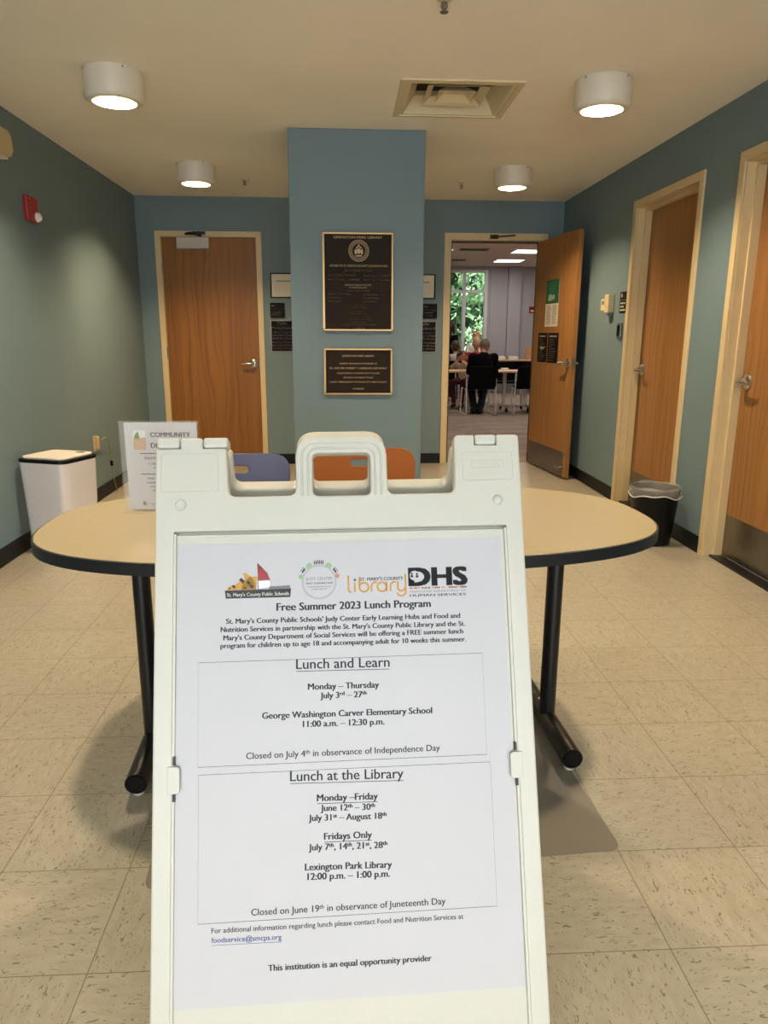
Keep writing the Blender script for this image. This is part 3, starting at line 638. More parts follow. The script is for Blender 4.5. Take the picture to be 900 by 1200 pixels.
b.build('edge_band', M['trim'], tb, smooth=50)
b = MB(); b.prism(sup(.80, .37), .700, .715); b.build('underside_board', M['trim'], tb)
for s in (-1, 1):
    b = MB(); b.cyl(.026, .06, .70, 24, 0, Matrix.Translation((s*.632, 0, 0))); b.box(s*.632-.05, s*.632+.05, -.22, .22, .690, .701); lg = b.build('leg', M['black'], tb, smooth=40)
    b = MB(); T = Matrix.Translation((s*.632, 0, .043)) @ R90; b.cyl(.031, -.245, .245, 24, 0, T); ft = b.build('foot_bar', M['black'], lg, smooth=40)
    for y in (-.246, .246):
        b = MB(); b.lathe([(1e-5, 0), (.027, 0), (.029, .002)], 24, 0, Matrix.Translation((s*.632, y, .043)) @ Matrix.Rotation(radians(90 if y < 0 else -90), 4, 'X')); b.build('end_cap', M['blackplastic'], ft, smooth=30)
    for y in (-.22, .22):
        b = MB(); b.cyl(.016, 0, .016, 16, 0, Matrix.Translation((s*.632, y, 0))); b.build('glide', M['glide'], ft, smooth=30)

# chair mat
cm = N('smoky_vinyl'); cm.set('Base Color', lin('#8f8678')); cm.set('Alpha', .55); cm.set('Roughness', .35)
b = MB(); b.prism(rrect(-.59, .59, 0, 1.15, .03), 0, .0012)
b.build('chair_mat', cm.m, loc=(.110, 1.522, .0004), label='smoky translucent floor mat under the oval table', cat='mat').rotation_euler = (0, 0, .069)

# ---------------------------------------------------------------- acrylic flyer holder and flyer
M['acrylic'] = plain('clear_acrylic', '#dfe0da', .08, Alpha=.07)
fh = empty('flyer_holder', (-.548, 2.205, .7425), 0, 'clear acrylic flyer holder standing on the oval table', 'sign holder')
b = MB(); b.box(-.118, .110, 0.0, .002, 0.004, .276); b.build('front_sheet', M['acrylic'], fh)
b = MB(); b.box(-.122, .112, .011, .0135, 0.004, .276); b.build('back_sheet', M['acrylic'], fh)
b = MB(); b.box(-.122, -.119, .0, .0125, 0, .276); b.build('side_wall', M['acrylic'], fh)
b = MB(); b.box(-.122, .112, -.03, .05, 0, .004); b.build('base', M['acrylic'], fh, bevel=.001)
fl = empty('flyer', (-.548, 2.205, .7425), 0, 'white event flyer standing inside the acrylic holder', 'flyer')
PF = lambda x0, z0, l=.0: (lambda x, y: (x0+x, .0042-l, z0+y))
b = MB(); b.box(-.106, .108, .0045, .0052, .006, .272); b.build('sheet', M['paper'], fl)
b = MB(); q = PF(0, 0)
b.flat([q(-.081, .190), q(-.044, .190), q(-.044, .249), q(-.081, .249)], 2)
q = PF(0, 0, .0003); b.flat([q(-.081, .190), q(-.044, .190), q(-.044, .228), q(-.081, .224)], 3)
b.flat([q(-.079, .226), q(-.069, .220), q(-.062, .228), q(-.066, .246), q(-.074, .238)], 4)
for k, (s, z, w, m_, bo) in enumerate((('COMMUNITY', .229, .118, 0, .02), ('DISCUSSION', .196, .118, 0, .02), ('Saturday, June 24', .161, .098, 1, .014), ('11:00 am', .144, .036, 0, .004), ('Meeting Room', .132, .05, 0, .01))):
    x0 = -.030 if k < 2 else (-.052 if k == 2 else (-.040 if k == 3 else -.026)); text(b, s, PF(x0, z), width=w, bold=bo, align='L', m=m_)
for z in (.179, .116): stroke(b, [(-.065, z), (.075, z)], .0022, PF(0, 0), 0)
for s, z, x0 in (('Hands To Hold', .100, -.047), ('Gospel Chorus', .087, -.049), ('21235 Library', .074, -.042), ('Outside', .062, -.034)): text(b, s, PF(x0, z), height=.0062, bold=.02, align='L')
disc(b, (-.062, .026), .0035, PF(0, 0), 4, 14, .007); disc(b, (-.057, .024), .002, PF(0, 0), 4, 10, .006); text(b, "ST. MARY'S", PF(-.051, .021), height=.0042, align='L', m=5)
b.build('printing', [M['ink'], M['redink'], M['sky'], M['sand'], M['leafink'], M['greyink']], fl)

# ---------------------------------------------------------------- moulded lobby chairs
def bend(me, kx, x=0):
    bm = bmesh.new(); bm.from_mesh(me)
    xs = [v.co.x for v in bm.verts]; x0, x1 = min(xs), max(xs)
    for i in range(1, 14):
        bmesh.ops.bisect_plane(bm, geom=bm.verts[:]+bm.edges[:]+bm.faces[:], plane_co=(x0+(x1-x0)*i/14, 0, 0), plane_no=(1, 0, 0))
    for v in bm.verts: v.co.z += kx*v.co.x**2
    bm.to_mesh(me); bm.free(); return me
def moulded_chair(x, y, rz, mat_, label):
    c = empty('moulded_chair', (x, y, 0), rz, label, 'chair', 'moulded chairs behind the oval table')
    # chair faces -y in its own frame; back rest at y = +.2
    me = plate(rpoly([(-.205, .0, .04), (-.222, .36, .085), (.222, .36, .085), (.205, .0, .04)], 8), [rpoly([(-.055, .312, .014), (.055, .312, .014), (.055, .284, .014), (-.055, .284, .014)])], .006, .003)
    bend(me, -.35); T = Matrix.Translation((0, .235, .46)) @ Matrix.Rotation(radians(90-8), 4, 'X')
    to_obj(me, T, 'backrest', mat_, c, smooth=60)
    me = plate(rpoly([(-.215, -.22, .07), (-.205, .20, .05), (.205, .20, .05), (.215, -.22, .07)], 8), [], .007, .004); bend(me, .25)
    to_obj(me, Matrix.Translation((0, 0, .445)), 'seat', mat_, c, smooth=60)
    for sx in (-1, 1):
        b = MB(); b.tube([(sx*.17, -.17, .44), (sx*.20, -.20, .22), (sx*.215, -.215, .008)], .011, 12); b.build('leg', M['chrome'], c, smooth=50)
        b = MB(); b.tube([(sx*.18, .235, .62), (sx*.18, .19, .46), (sx*.20, .22, .22), (sx*.215, .25, .008)], .011, 12); b.build('leg', M['chrome'], c, smooth=50)
    b = MB(); b.tube([(-.17, -.17, .432), (.17, -.17, .432)], .010, 10); b.build('seat_rail', M['chrome'], c, smooth=50); b = MB(); b.tube([(-.18, .19, .436), (.18, .19, .436)], .010, 10); b.build('seat_rail', M['chrome'], c, smooth=50)
    return c
M['orange'] = plain('orange_plastic', '#915018', .5, var=.03, spec=.25); M['violet'] = plain('periwinkle_plastic', '#4b4f70', .45, var=.03)
moulded_chair(.088, 2.72, 0.02, M['orange'], 'orange moulded plastic chair behind the table, showing through the sign handle')
moulded_chair(-.425, 2.58, 0.02, M['violet'], 'periwinkle blue moulded plastic chair behind the table beside the orange one')

# ---------------------------------------------------------------- white lidded bin
M['gloss'] = plain('gloss_white_panel', '#d8d2d2', .12, var=.015, Coat_Weight=.5, Coat_Roughness=.1)
wb = empty('touchless_bin', (-1.700, 4.395, 0), radians(-20.3), 'tall white square bin with flat lid by the wall', 'bin')
b = MB()
prof = [(.0, .135), (.02, .150), (.10, .154), (.30, .160), (.545, .168)]; n_ = None; rings = []
for z, hs in prof: rings.append([(x, y, z) for x, y in rrect(-hs, hs, -hs*.96, hs*.96, .055, 8)])
n_ = len(rings[0]); b.add([p for r in rings for p in r], [(j*n_+i, j*n_+(i+1) % n_, (j+1)*n_+(i+1) % n_, (j+1)*n_+i) for j in range(len(rings)-1) for i in range(n_)]+[tuple(range(n_))]); b.build('body', M['gloss'], wb, smooth=50)
b = MB(); b.prism(rrect(-.170, .170, -.163, .163, .056, 8), .545, .565); b.build('rim', M['blackplastic'], wb, bevel=.004)
b = MB(); b.prism(rrect(-.150, .150, -.143, .143, .040, 8), .565, .578); ld = b.build('lid', plain('lid_white', '#e3d8c8', .35, var=.01), wb, bevel=.004)
b = MB(); b.prism([(.085+.032*cos(2*pi*i/20), .095+.014*sin(2*pi*i/20)) for i in range(20)], .578, .5792); b.build('sensor_window', M['blackplastic'], ld)

# power outlet with an adapter and its cord
ot = empty('wall_outlet', (XL, 5.72, .45), 0, 'beige power outlet low on the wall behind the white bin', 'outlet')
b = MB(); b.box(0, .006, -.035, .035, -.06, .06); b.build('cover_plate', M['frame'], ot, bevel=.002)
for z in (-.028, .022): b = MB(); b.box(.006, .008, -.014, .014, z-.012, z+.012); b.build('socket', M['creamy'], ot)
ad = empty('power_adapter', (XL+.008, 5.72, .45), 0, 'beige plug adapter with a thin grey cord down to the floor', 'adapter')
b = MB(); b.box(0, .024, -.014, .014, -.045, .055); b.build('adapter_body', plain('adapter_tan', '#c9ac7b', .4), ad, bevel=.005)
b = MB(); pts = [(.03, .03, .02), (.04, .09, .035), (.04, .16, .02), (.035, .21, -.06), (.03, .24, -.17), (.03, .245, -.25), (.03, .28, -.36), (.035, .32, -.444)]
b.tube(pts, .0045, 8); cd = b.build('cord', plain('grey_cord', '#8d8578', .5), ad, smooth=60)
b = MB(); b.tube([(.03, .237, -.175), (.03, .247, -.215)], .012, 12); b.build('ferrite', M['blackplastic'], cd, smooth=40)

# ---------------------------------------------------------------- black waste basket with a clear liner
wk = empty('waste_basket', (1.945, 4.36, 0), 0, 'round black waste basket with a clear bag liner by the door', 'waste basket')
b = MB(); b.lathe([(1e-5, .002), (.108, .002), (.112, .008), (.148, .352), (.151, .356), (.148, .36), (.144, .356), (.108, .012), (1e-5, .010)], 40); b.build('body', M['blackplastic'], wk, smooth=40)
ln = plain('clear_film', '#cfc8bd', .2, Alpha=.24, var=.15, scale=18)
b = MB(); rr = random.Random(9); prof = [(.118, .12), (.128, .25), (.138, .345), (.148, .366), (.157, .370), (.160, .350), (.158, .330), (.157, .316)]; k = 72; vs_ = []
for j, (r, z) in enumerate(prof):
    for i in range(k):
        a = 2*pi*i/k; wv = (.0035*sin(9*a+j)+.003*sin(17*a+2*j)+rr.uniform(-.0015, .0015)); dz = (.012*sin(3*a+1)+.006*sin(7*a)) if j > 5 else (.005*sin(5*a) if j > 2 else 0)
        q = r+wv*(.5 if j < 4 else 1); q = max(q, .1545) if j > 4 else min(q, .140 if j < 3 else .149); vs_.append((q*cos(a), q*sin(a), z+dz))
b.add(vs_, [(j*k+i, j*k+(i+1) % k, (j+1)*k+(i+1) % k, (j+1)*k+i) for j in range(len(prof)-1) for i in range(k)]); lo_ = b.build('bag_liner', ln, wk, smooth=70)
b = MB(); b.tube([((.1585+.0015*sin(9*a))*cos(a), (.1585+.0015*sin(9*a))*sin(a), .318+.010*sin(3*a+1)+.005*sin(7*a)) for a in [2*pi*i/72 for i in range(73)]], .004, 6, cap=False); b.build('liner_hem', plain('film_hem', '#d6cfc6', .4, Alpha=.75), lo_, smooth=70)

# ---------------------------------------------------------------- things on the ceiling
M['housing'] = plain('fixture_white', '#d8cfbd', .4, var=.02); M['reflector'] = plain('warm_reflector', '#f2dcae', .18, .9, var=.05, scale=30)
M['bulb'] = glow('lamp_tube', (1.0, .80, .52), 14.0)
def ceiling_lamp(x, y, label, power=1.0, col=LAMP_COL):
    c = empty('ceiling_lamp', (x, y, H), 0, label, 'ceiling lamp', 'cylinder ceiling lamps')
    b = MB(); b.lathe([(.137, 0), (.137, -.004), (.1425, -.004), (.1425, -.118), (.139, -.130), (.128, -.139), (.104, -.1395), (.103, -.134), (.103, -.120)], 56)
    h_ = b.build('housing', M['housing'], c, smooth=35)
    for k in range(4):
        a = k*pi/2+.6; b = MB(); b.lathe([(1e-5, .003), (.004, .002), (.005, 0)], 10, 0, Matrix.Rotation(a, 4, 'Z') @ Matrix.Translation((.1425, 0, -.012)) @ Matrix.Rotation(pi/2, 4, 'Y')); b.build('screw', M['steel'], h_)
    b = MB(); b.lathe([(.103, -.128), (.101, -.10), (.090, -.06), (.068, -.03), (1e-5, -.022)], 40); b.build('reflector', M['reflector'], c, smooth=60)
    b = MB()
    for a in (0.45, 0.45+pi/2): b.box(-.102, .102, -.0022, .0022, -.137, -.118, 0, Matrix.Rotation(a, 4, 'Z'))
    b.build('cross_baffle', plain('baffle_bronze', '#6b5a40', .6), c)
    for s in (-1, 1):
        b = MB(); b.tube([(-.062, s*.028, -.046), (.062, s*.028, -.046)], .0115, 12); b.build('lamp_tube', M['bulb'], c, smooth=50)
    l = lamp('lamp_light', 'AREA', (0, 0, -.062), (0, 0, 0), LAMP_W*power, col, shape='DISK', size=.12); l.parent = c
for x, y, lb in ((-1.11, -1.6, 'added unseen cylinder lamp over the entrance floor to brighten the ceiling, white bin side'), (1.33, -1.6, 'added unseen cylinder lamp over the entrance floor to brighten the ceiling, side of the maple doors'), (-1.116, 4.05, 'white cylinder ceiling lamp, nearer of the two over the white bin side'), (1.325, 4.01, 'white cylinder ceiling lamp beside the square air diffuser'),  # entrance pair is unseen, added so its floor bounce lifts the ceiling
                 (-1.105, 6.05, 'small-looking cylinder ceiling lamp in front of the closed orange door'), (1.32, 6.01, 'small-looking cylinder ceiling lamp in front of the open doorway'),
                 (-.97, 2.04, 'white cylinder ceiling lamp above the white bin end of the oval table'), (1.27, 2.04, 'white cylinder ceiling lamp above the waste basket end of the oval table')):
    ceiling_lamp(x, y, lb, *((1.35, (1.0, .72, .42)) if y > 5.9 and x < 0 else (1.1, (1.0, .76, .48)) if y > 5.9 else (1.5,) if y < 0 else ()))
# square stepped air diffuser
M['diffuser'] = plain('diffuser_cream', '#d3c49f', .5, var=.02)
df = empty('air_diffuser', ((VX0+VX1)/2, (VY0+VY1)/2, H), 0, 'square stepped air diffuser in the ceiling', 'air vent')
def sqring(b, a0, z0, a1, z1, m=0):
    vs_ = [(sx*a, sy*a, z) for a, z in ((a0, z0), (a1, z1)) for sx, sy in ((-1,-1), (1,-1), (1,1), (-1,1))]
    b.add(vs_, [(i, (i+1) % 4, 4+(i+1) % 4, 4+i) for i in range(4)], m)
b = MB(); sqring(b, .318, 0, .318, -.008); sqring(b, .318, -.008, .286, -.010); sqring(b, .286, -.010, .284, -.004); sqring(b, .284, -.004, .262, -.006); sqring(b, .262, -.006, .205, .075); sqring(b, .205, .075, .205, .10); b.build('frame', M['diffuser'], df)
for a0, z0, a1, z1 in ((.165, .016, .125, .046), (.100, .012, .058, .044)):
    b = MB(); sqring(b, a0, z0, a1, z1); sqring(b, a0, z0-.002, a1, z1-.002) ; sqring(b, a0, z0, a0, z0-.002); b.build('louver', M['diffuser'], df)
b = MB(); b.box(-.058, .058, -.058, .058, .043, .045); b.build('center_plate', M['diffuser'], df)
b = MB(); b.box(-.29, .29, -.29, .29, .10, .11); sqring(b, .2875, .005, .2875, .10); b.build('plenum', plain('dark_plenum', '#1c1a17', .8), df)
def sprinkler(x, y, label):
    s = empty('sprinkler', (x, y, H), 0, label, 'sprinkler', 'ceiling sprinklers')
    b = MB(); b.lathe([(.032, 0), (.032, -.004), (.018, -.012), (1e-5, -.012)], 20); b.build('escutcheon', M['diffuser'], s, smooth=40)
    b = MB(); b.cyl(.007, -.040, -.01, 12); b.tube([(-.009, 0, -.016), (-.012, 0, -.03), (0, 0, -.046)], .0025, 6); b.tube([(.009, 0, -.016), (.012, 0, -.03), (0, 0, -.046)], .0025, 6); b.build('head', M['steel'], s, smooth=40)
    b = MB(); b.cyl(.016, -.049, -.046, 16); b.build('deflector', M['steel'], s)
sprinkler(-.80, 6.55, 'small ceiling sprinkler near the closed orange door'); sprinkler(1.01, 6.55, 'small ceiling sprinkler near the open doorway'); sprinkler(.40, 3.15, 'ceiling sprinkler at the top edge of the photo')

# ---------------------------------------------------------------- plaques and signs
M['bronze_dark'] = plain('plaque_ground', '#241a10', .6, 0, var=.12, scale=120, spec=.15); M['plaquetext'] = plain('plaque_lettering', '#b59a6c', .5); M['bronze'] = plain('plaque_relief', '#a8875a', .35, .7, var=.05)
def plaque(x0, x1, z0, z1, label):
    p_ = empty('bronze_plaque', ((x0+x1)/2, 4.982, z0), 0, label, 'plaque'); w, h = x1-x0, z1-z0
    b = MB(); b.box(-w/2+.008, w/2-.008, -.012, -.002, .008, h-.008); b.build('ground', M['bronze_dark'], p_)
    b = MB()
    for q in ((-w/2, w/2, 0, .013), (-w/2, w/2, h-.013, h), (-w/2, -w/2+.013, .013, h-.013), (w/2-.013, w/2, .013, h-.013)): b.box(q[0], q[1], -.020, -.001, q[2], q[3])
    b.build('border', M['bronze'], p_, bevel=.004); return p_, w, h
def PW(x0, z0, y=-.0128): return lambda x, z: (x0+x, y, z0+z)
p_, w, h = plaque(-.124, .3315, 1.2975, 1.916, 'tall bronze dedication plaque with round seal, upper one on the pillar')
b = MB(); zt = lambda f: h*(1-f)
text(b, 'LEXINGTON PARK LIBRARY', PW(0, zt(.063)), width=.312, height=.0155, bold=.008)
text(b, "BOARD OF ST. MARY'S COUNTY COMMISSIONERS", PW(.006, zt(.343)), width=.375, height=.0125, bold=.008)
text(b, 'Julie B. Randall, President', PW(0, zt(.390)), width=.175, bold=.012)
for lx, f, s in ((-.200, .434, 'Joseph F. Anderson, Commissioner'), (-.200, .478, 'Thomas A. Mattingly, Sr., Commissioner'), (.035, .437, 'Shelby P. Guazzo, Commissioner'), (.035, .480, 'Daniel H. Raley, Commissioner')): text(b, s, PW(lx, zt(f)), width=.215 if 'Thomas' in s else (.19 if lx < 0 else .172), height=.0105, bold=.014, align='L')
text(b, 'BOARD OF LIBRARY TRUSTEES', PW(0, zt(.533)), width=.172, bold=.008); text(b, "ST. MARY'S COUNTY", PW(0, zt(.560)), width=.115, bold=.008); text(b, 'Carolyn McNutt, President', PW(0, zt(.592)), width=.155, bold=.012)
for lx, f, s in ((-.198, .625, 'Joan Marsh, Vice President'), (-.198, .662, 'Debra Howard'), (-.198, .698, 'Barbara Farrell'), (.035, .627, 'Jacqueline Meiser, Trustee'), (.035, .665, 'Mary Ann Chasen'), (.035, .700, 'Fred Goodrow')): text(b, s, PW(lx, zt(f)), height=.0100, bold=.014, align='L')
for f, s, wd in ((.738, 'ARCHITECT', .055), (.762, 'GRIMM + PARKER', .095), (.800, 'CONTRACTOR', .062), (.826, 'W.M. DAVIS, INC.', .105), (.858, 'CONSTRUCTION MANAGEMENT', .145), (.880, 'THE NORTHERN CORPORATION', .16), (.916, "ST. MARY'S COUNTY", .105), (.940, 'DEPARTMENT OF FACILITIES MANAGEMENT', .22), (.972, 'OCTOBER 2002', .082)): text(b, s, PW(.004, zt(f)), width=wd, bold=.010)
b.build('raised_lettering', M['plaquetext'], p_)
b = MB(); c = (.005, zt(.184)); P = PW(0, 0)
for r, wd in ((.0640, .0035), (.0460, .0025)): stroke(b, [(c[0]+r*cos(2*pi*i/48), c[1]+r*sin(2*pi*i/48)) for i in range(48)], wd, P, closed=True)
for i in range(30): a = 2*pi*i/30; stroke(b, [(c[0]+.051*cos(a), c[1]+.051*sin(a)), (c[0]+.0585*cos(a), c[1]+.0585*sin(a))], .005, P)
for dx, dz, r1, r2 in ((0, -.002, .013, .017), (0, .030, .006, .008), (-.020, -.006, .007, .018), (.020, -.006, .007, .018), (0, -.031, .022, .005), (-.012, .020, .006, .005), (.012, .020, .006, .005)): disc(b, (c[0]+dx, c[1]+dz), r1, P, 0, 14, r2)
b.build('round_seal', M['plaquetext'], p_)
p_, w, h = plaque(-.124, .330, .880, 1.1895, 'small bronze recognition plaque, lower one on the pillar')
b = MB()
for f, s, wd, hh in ((.185, 'LEXINGTON PARK LIBRARY', .215, .0125), (.345, 'PROPERTY RECOGNITION IS EXTENDED TO', .25, .0105), (.445, 'DR. AND MRS. ROBERT T. GABRELCIK AND FAMILY', .385, .0125), (.547, 'WHOSE GENEROUS CONTRIBUTION OF THE LAND', .285, .0095), (.640, 'ON WHICH THIS LIBRARY STANDS', .20, .0095), (.735, "IS DEEPLY APPRECIATED BY THE CITIZENS OF ST. MARY'S COUNTY", .385, .0095), (.880, 'OCTOBER 2002', .075, .0095)): text(b, s, PW(0, h*(1-f)), width=wd, height=hh, bold=.008)
b.build('raised_lettering', M['plaquetext'], p_)

M['signblack'] = plain('sign_black', '#0b0b0b', .55, spec=.12); M['signborder'] = plain('sign_border', '#9a927c', .4); M['notice'] = plain('notice_paper', '#d8d0bd', .5, var=.01)
def notice(x0, x1, label):
    n_ = empty('framed_notice', ((x0+x1)/2, YB, 1.620), 0, label, 'framed notice'); w = x1-x0; h = .230
    b = MB()
    for q in ((-w/2, w/2, 0, .010), (-w/2, w/2, h-.010, h), (-w/2, -w/2+.010, .010, h-.010), (w/2-.010, w/2, .010, h-.010)): b.box(q[0], q[1], -.018, -.001, q[2], q[3])
    b.build('frame', M['signblack'], n_, bevel=.002)
    b = MB(); b.box(-w/2+.009, w/2-.009, -.008, -.003, .009, h-.009); b.build('sheet', M['notice'], n_)
    b = MB(); P = PW(0, 0, -.0086)
    stroke(b, [(-w/2+.055, h-.075), (w/2-.055, h-.075)], .009, P, 0)
    for k in range(6): stroke(b, [(-w/2+.05, h-.095-.018*k), (w/2-.05, h-.095-.018*k)], .0012, P, 1)
    for k in range(7): x_ = -w/2+.05+(w-.10)*k/6; stroke(b, [(x_, h-.095), (x_, h-.185)], .0012, P, 1)
    b.build('printing', [M['greyink'], plain('faint_rule', '#b8ae9c', .5)], n_)
notice(-.687, -.380, 'black framed chart beside the closed orange door'); notice(.594, .901, 'black framed chart beside the open doorway')
def room_sign(x0, letter, label):
    s = empty('room_name_sign', (x0+.0705, YB, 1.434), 0, label, 'sign')
    b = MB(); b.prism(rrect(-.0705, .0705, 0, .141, .008), -.010, 0, 0, R90 @ Matrix.Diagonal((1, 1, -1, 1)) @ Matrix.Diagonal((1, 1, 1, 1))); pl = b.build('plate', M['signblack'], s)
    b = MB(); stroke(b, [(-.066, .084), (.066, .084)], .0015, PW(0, 0, -.0105), 1)
    for k in range(3): stroke(b, [(-.055+.012*k, .106), (-.055+.012*k, .118)], .006, PW(0, 0, -.0105), 1)
    text(b, 'MEETING', PW(-.058, .047, -.0105), height=.0155, bold=.01, align='L'); text(b, 'ROOM '+letter, PW(-.058, .022, -.0105), height=.0155, bold=.01, align='L')
    b.build('lettering', [plain('sign_cream', '#f0e6cc', .5), M['greyink']], s)
room_sign(-.698, 'A', 'small black room name sign by the closed orange door'); room_sign(.785, 'B', 'small black room name sign by the open doorway')
def cap_sign(x0, letter, label):
    s = empty('room_capacity_sign', (x0+.1145, YB, 1.113), 0, label, 'sign'); w, h = .229, .298
    b = MB(); b.box(-w/2, w/2, -.006, 0, 0, h); b.build('border', M['signborder'], s)
    b = MB(); b.box(-w/2+.007, w/2-.007, -.009, -.006, .007, h-.007); b.build('plate', M['signblack'], s)
    b = MB()
    for z, t_, wd in ((.258, 'Public', .088), (.219, 'Meeting Room '+letter, .200)): text(b, t_, PW(0, z, -.0094), width=wd, bold=.012)
    for z, t_, wd in ((.180, 'Maximum Occupancy', .170), (.151, 'Lecture Style: 110 People', .200), (.122, 'Rows/Tables: 50 People', .190), (.084, 'Room A and B Combined', .200), (.055, 'Lecture Style: 220 People', .200), (.026, 'Rows/Tables: 100 People', .190)): text(b, t_, PW(0, z, -.0094), width=wd, bold=.012)
    b.build('lettering', plain('sign_white', '#f4ecd8', .5), s)
cap_sign(-.698, 'A', 'black public meeting room capacity sign by the closed orange door'); cap_sign(.694, 'B', 'black public meeting room capacity sign by the open doorway')
# notices on the open door leaf
def leaf_sheet(name, x0, x1, z0, z1, mats, paint_, label, cat):
    o = empty(name, mat=LEAFM @ Matrix.Translation((x0, -.0008, z0)), label=label, cat=cat); w, h = x1-x0, z1-z0
    b = MB(); b.box(0, w, -.0012, 0, 0, h); b.build('sheet', mats[0], o)
    b = MB(); paint_(b, w, h, lambda x, z: (x, -.0016, z)); b.build('printing', mats[1:], o)
rr = random.Random(12)
def tall(b, w, h, P):
    b.flat([P(0, h*.49), P(w, h*.49), P(w, h), P(0, h)], 0)
    Q = lambda x, z: (x, -.0020, z)
    b.flat([Q(.05, h*.56), Q(.13, h*.55), Q(.16, h*.64), Q(.12, h*.70), Q(.06, h*.68)], 2); b.flat([Q(.13, h*.58), Q(.20, h*.57), Q(.21, h*.65), Q(.17, h*.70)], 2)
    for k in range(4): stroke(b, [(.05, h*(.92-.055*k)), (w-rr.uniform(.03, .09), h*(.92-.055*k))], .010, Q, 3)
    for k in range(14): stroke(b, [(.03, h*(.45-.03*k)), (.03+rr.uniform(.09, .11), h*(.45-.03*k))], .005, Q, 1); stroke(b, [(.165, h*(.45-.03*k)), (.165+rr.uniform(.08, .11), h*(.45-.03*k))], .005, Q, 1)
leaf_sheet('door_poster', .282, .577, 1.360, 1.779, [M['notice'], plain('poster_green', '#1f5a3a', .5), M['greyink'], plain('pale_print', '#8fae9c', .5), plain('teal_print', '#2f7a55', .5)], tall, 'green and white poster on the open maple door', 'poster')
def menu(b, w, h, P):
    stroke(b, [(.03, h-.03), (w-.04, h-.03)], .014, P, 0)
    for k in range(10): x_ = .02+.01*(k % 3); stroke(b, [(x_, h-.06-.021*k), (x_+rr.uniform(.08, .16), h-.06-.021*k)], .006, P, 1 if k % 4 else 2)
def menu2(b, w, h, P): menu(b, w, h, P); b.flat([P(.05, h*.48), P(.10, h*.43), P(.15, h*.46), P(.19, h*.55), P(.12, h*.52), P(.07, h*.56)], 3)
mm = [M['signblack'], plain('notice_grey', '#a39b92', .5), plain('notice_dim', '#5c5650', .5), plain('notice_rust', '#7a4f3a', .5), plain('notice_pale', '#b3a79a', .5)]
leaf_sheet('door_notice', .139, .362, 1.030, 1.302, mm, menu2, 'black notice with a pale picture on the open door, beside its twin', 'notice')
leaf_sheet('door_notice', .383, .624, 1.030, 1.302, mm, menu, 'black text-only notice on the open door, next to the lever handle', 'notice')

# ---------------------------------------------------------------- wall devices
el = empty('emergency_light', (XL, 4.30, 2.305), 0, 'beige emergency light box high on the wall at the photo edge', 'emergency light')
b = MB(); pr = [(-.30, -.075), (.26, -.075), (.30, -.03), (.285, .045), (.25, .07), (-.30, .07)]
vs_ = [(0, y, z) for y, z in pr]+[(.075, y*.97, z*.93) for y, z in pr]; n_ = len(pr)
b.add(vs_, [tuple(range(n_)), tuple(range(2*n_-1, n_-1, -1))]+[(i, (i+1) % n_, n_+(i+1) % n_, n_+i) for i in range(n_)]); b.build('housing', plain('beige_case', '#c9b48a', .5), el, bevel=.006)
b = MB(); b.box(.02, .06, .10, .24, -.085, -.073); b.build('lamp_lens', M['creamy'], el)
st = empty('fire_strobe', (XL, 4.915, 2.018), 0, 'red fire alarm strobe with clear lens on the wall', 'fire strobe')
b = MB(); b.box(0, .026, -.085, .075, -.075, .072); b.build('housing', plain('alarm_red', '#9c1016', .4), st, bevel=.006)
b = MB()
for k, ch in enumerate('FIRE'): text(b, ch, lambda x, y, k=k: (.0265, -.05+x, .045-.026*k+y), height=.018, bold=.01)
b.build('lettering', M['whiteink'], st)
b = MB(); b.ellipsoid((.026, .045, -.04), (.030, .032, .030), 20, 10); b.build('clear_lens', plain('strobe_lens', '#e6e0d4', .12, var=.2, scale=40), st, smooth=60)
ts = empty('thermostat', (XR, 6.0, 1.52), 0, 'small beige thermostat on the wall beside the maple door', 'thermostat')
b = MB(); b.box(-.035, 0, -.05, .06, -.045, .045); b.build('case', plain('thermostat_beige', '#d2c096', .45), ts, bevel=.005)
b = MB(); b.box(-.037, -.035, -.03, .035, .0, .03); b.build('display', M['greyink'], ts)
ts = empty('wall_sensor', (XR, 5.90, 1.525), 0, 'taller beige sensor box next to the thermostat', 'wall sensor')
b = MB(); b.box(-.05, 0, -.055, .04, -.07, .07); b.build('case', plain('sensor_beige', '#c4b48c', .45), ts, bevel=.005)
b = MB(); b.box(-.045, -.002, -.04, .03, -.092, -.070); b.build('vent_foot', M['greyink'], ts)
ws = empty('room_number_sign', (XR, 5.64, 1.448), 0, 'small black number sign beside the maple door frame', 'sign')
b = MB(); b.box(-.008, 0, -.072, .072, 0, .155); b.build('plate', M['signblack'], ws, bevel=.003)
b = MB(); Q = lambda x, z: (-.0085, -x, z)
stroke(b, [(-.065, .092), (.065, .092)], .0015, Q); b.flat([Q(-.05, .115), Q(-.025, .115), Q(-.025, .14), Q(-.05, .14)])
for z, x1 in ((.070, .045), (.045, .02), (.020, .05)): stroke(b, [(-.055, z), (x1, z)], .012, Q)
b.build('lettering', plain('sign_pale', '#b9b09a', .5), ws)
kp = empty('door_keypad', (XR, 5.665, 1.262), 0, 'narrow black door keypad under the number sign', 'keypad')
b = MB(); b.box(-.018, 0, -.032, .032, 0, .112); b.build('case', M['steel'], kp, bevel=.003)
b = MB(); b.box(-.021, -.018, -.028, .028, .018, .094); b.build('key_panel', M['signblack'], kp)

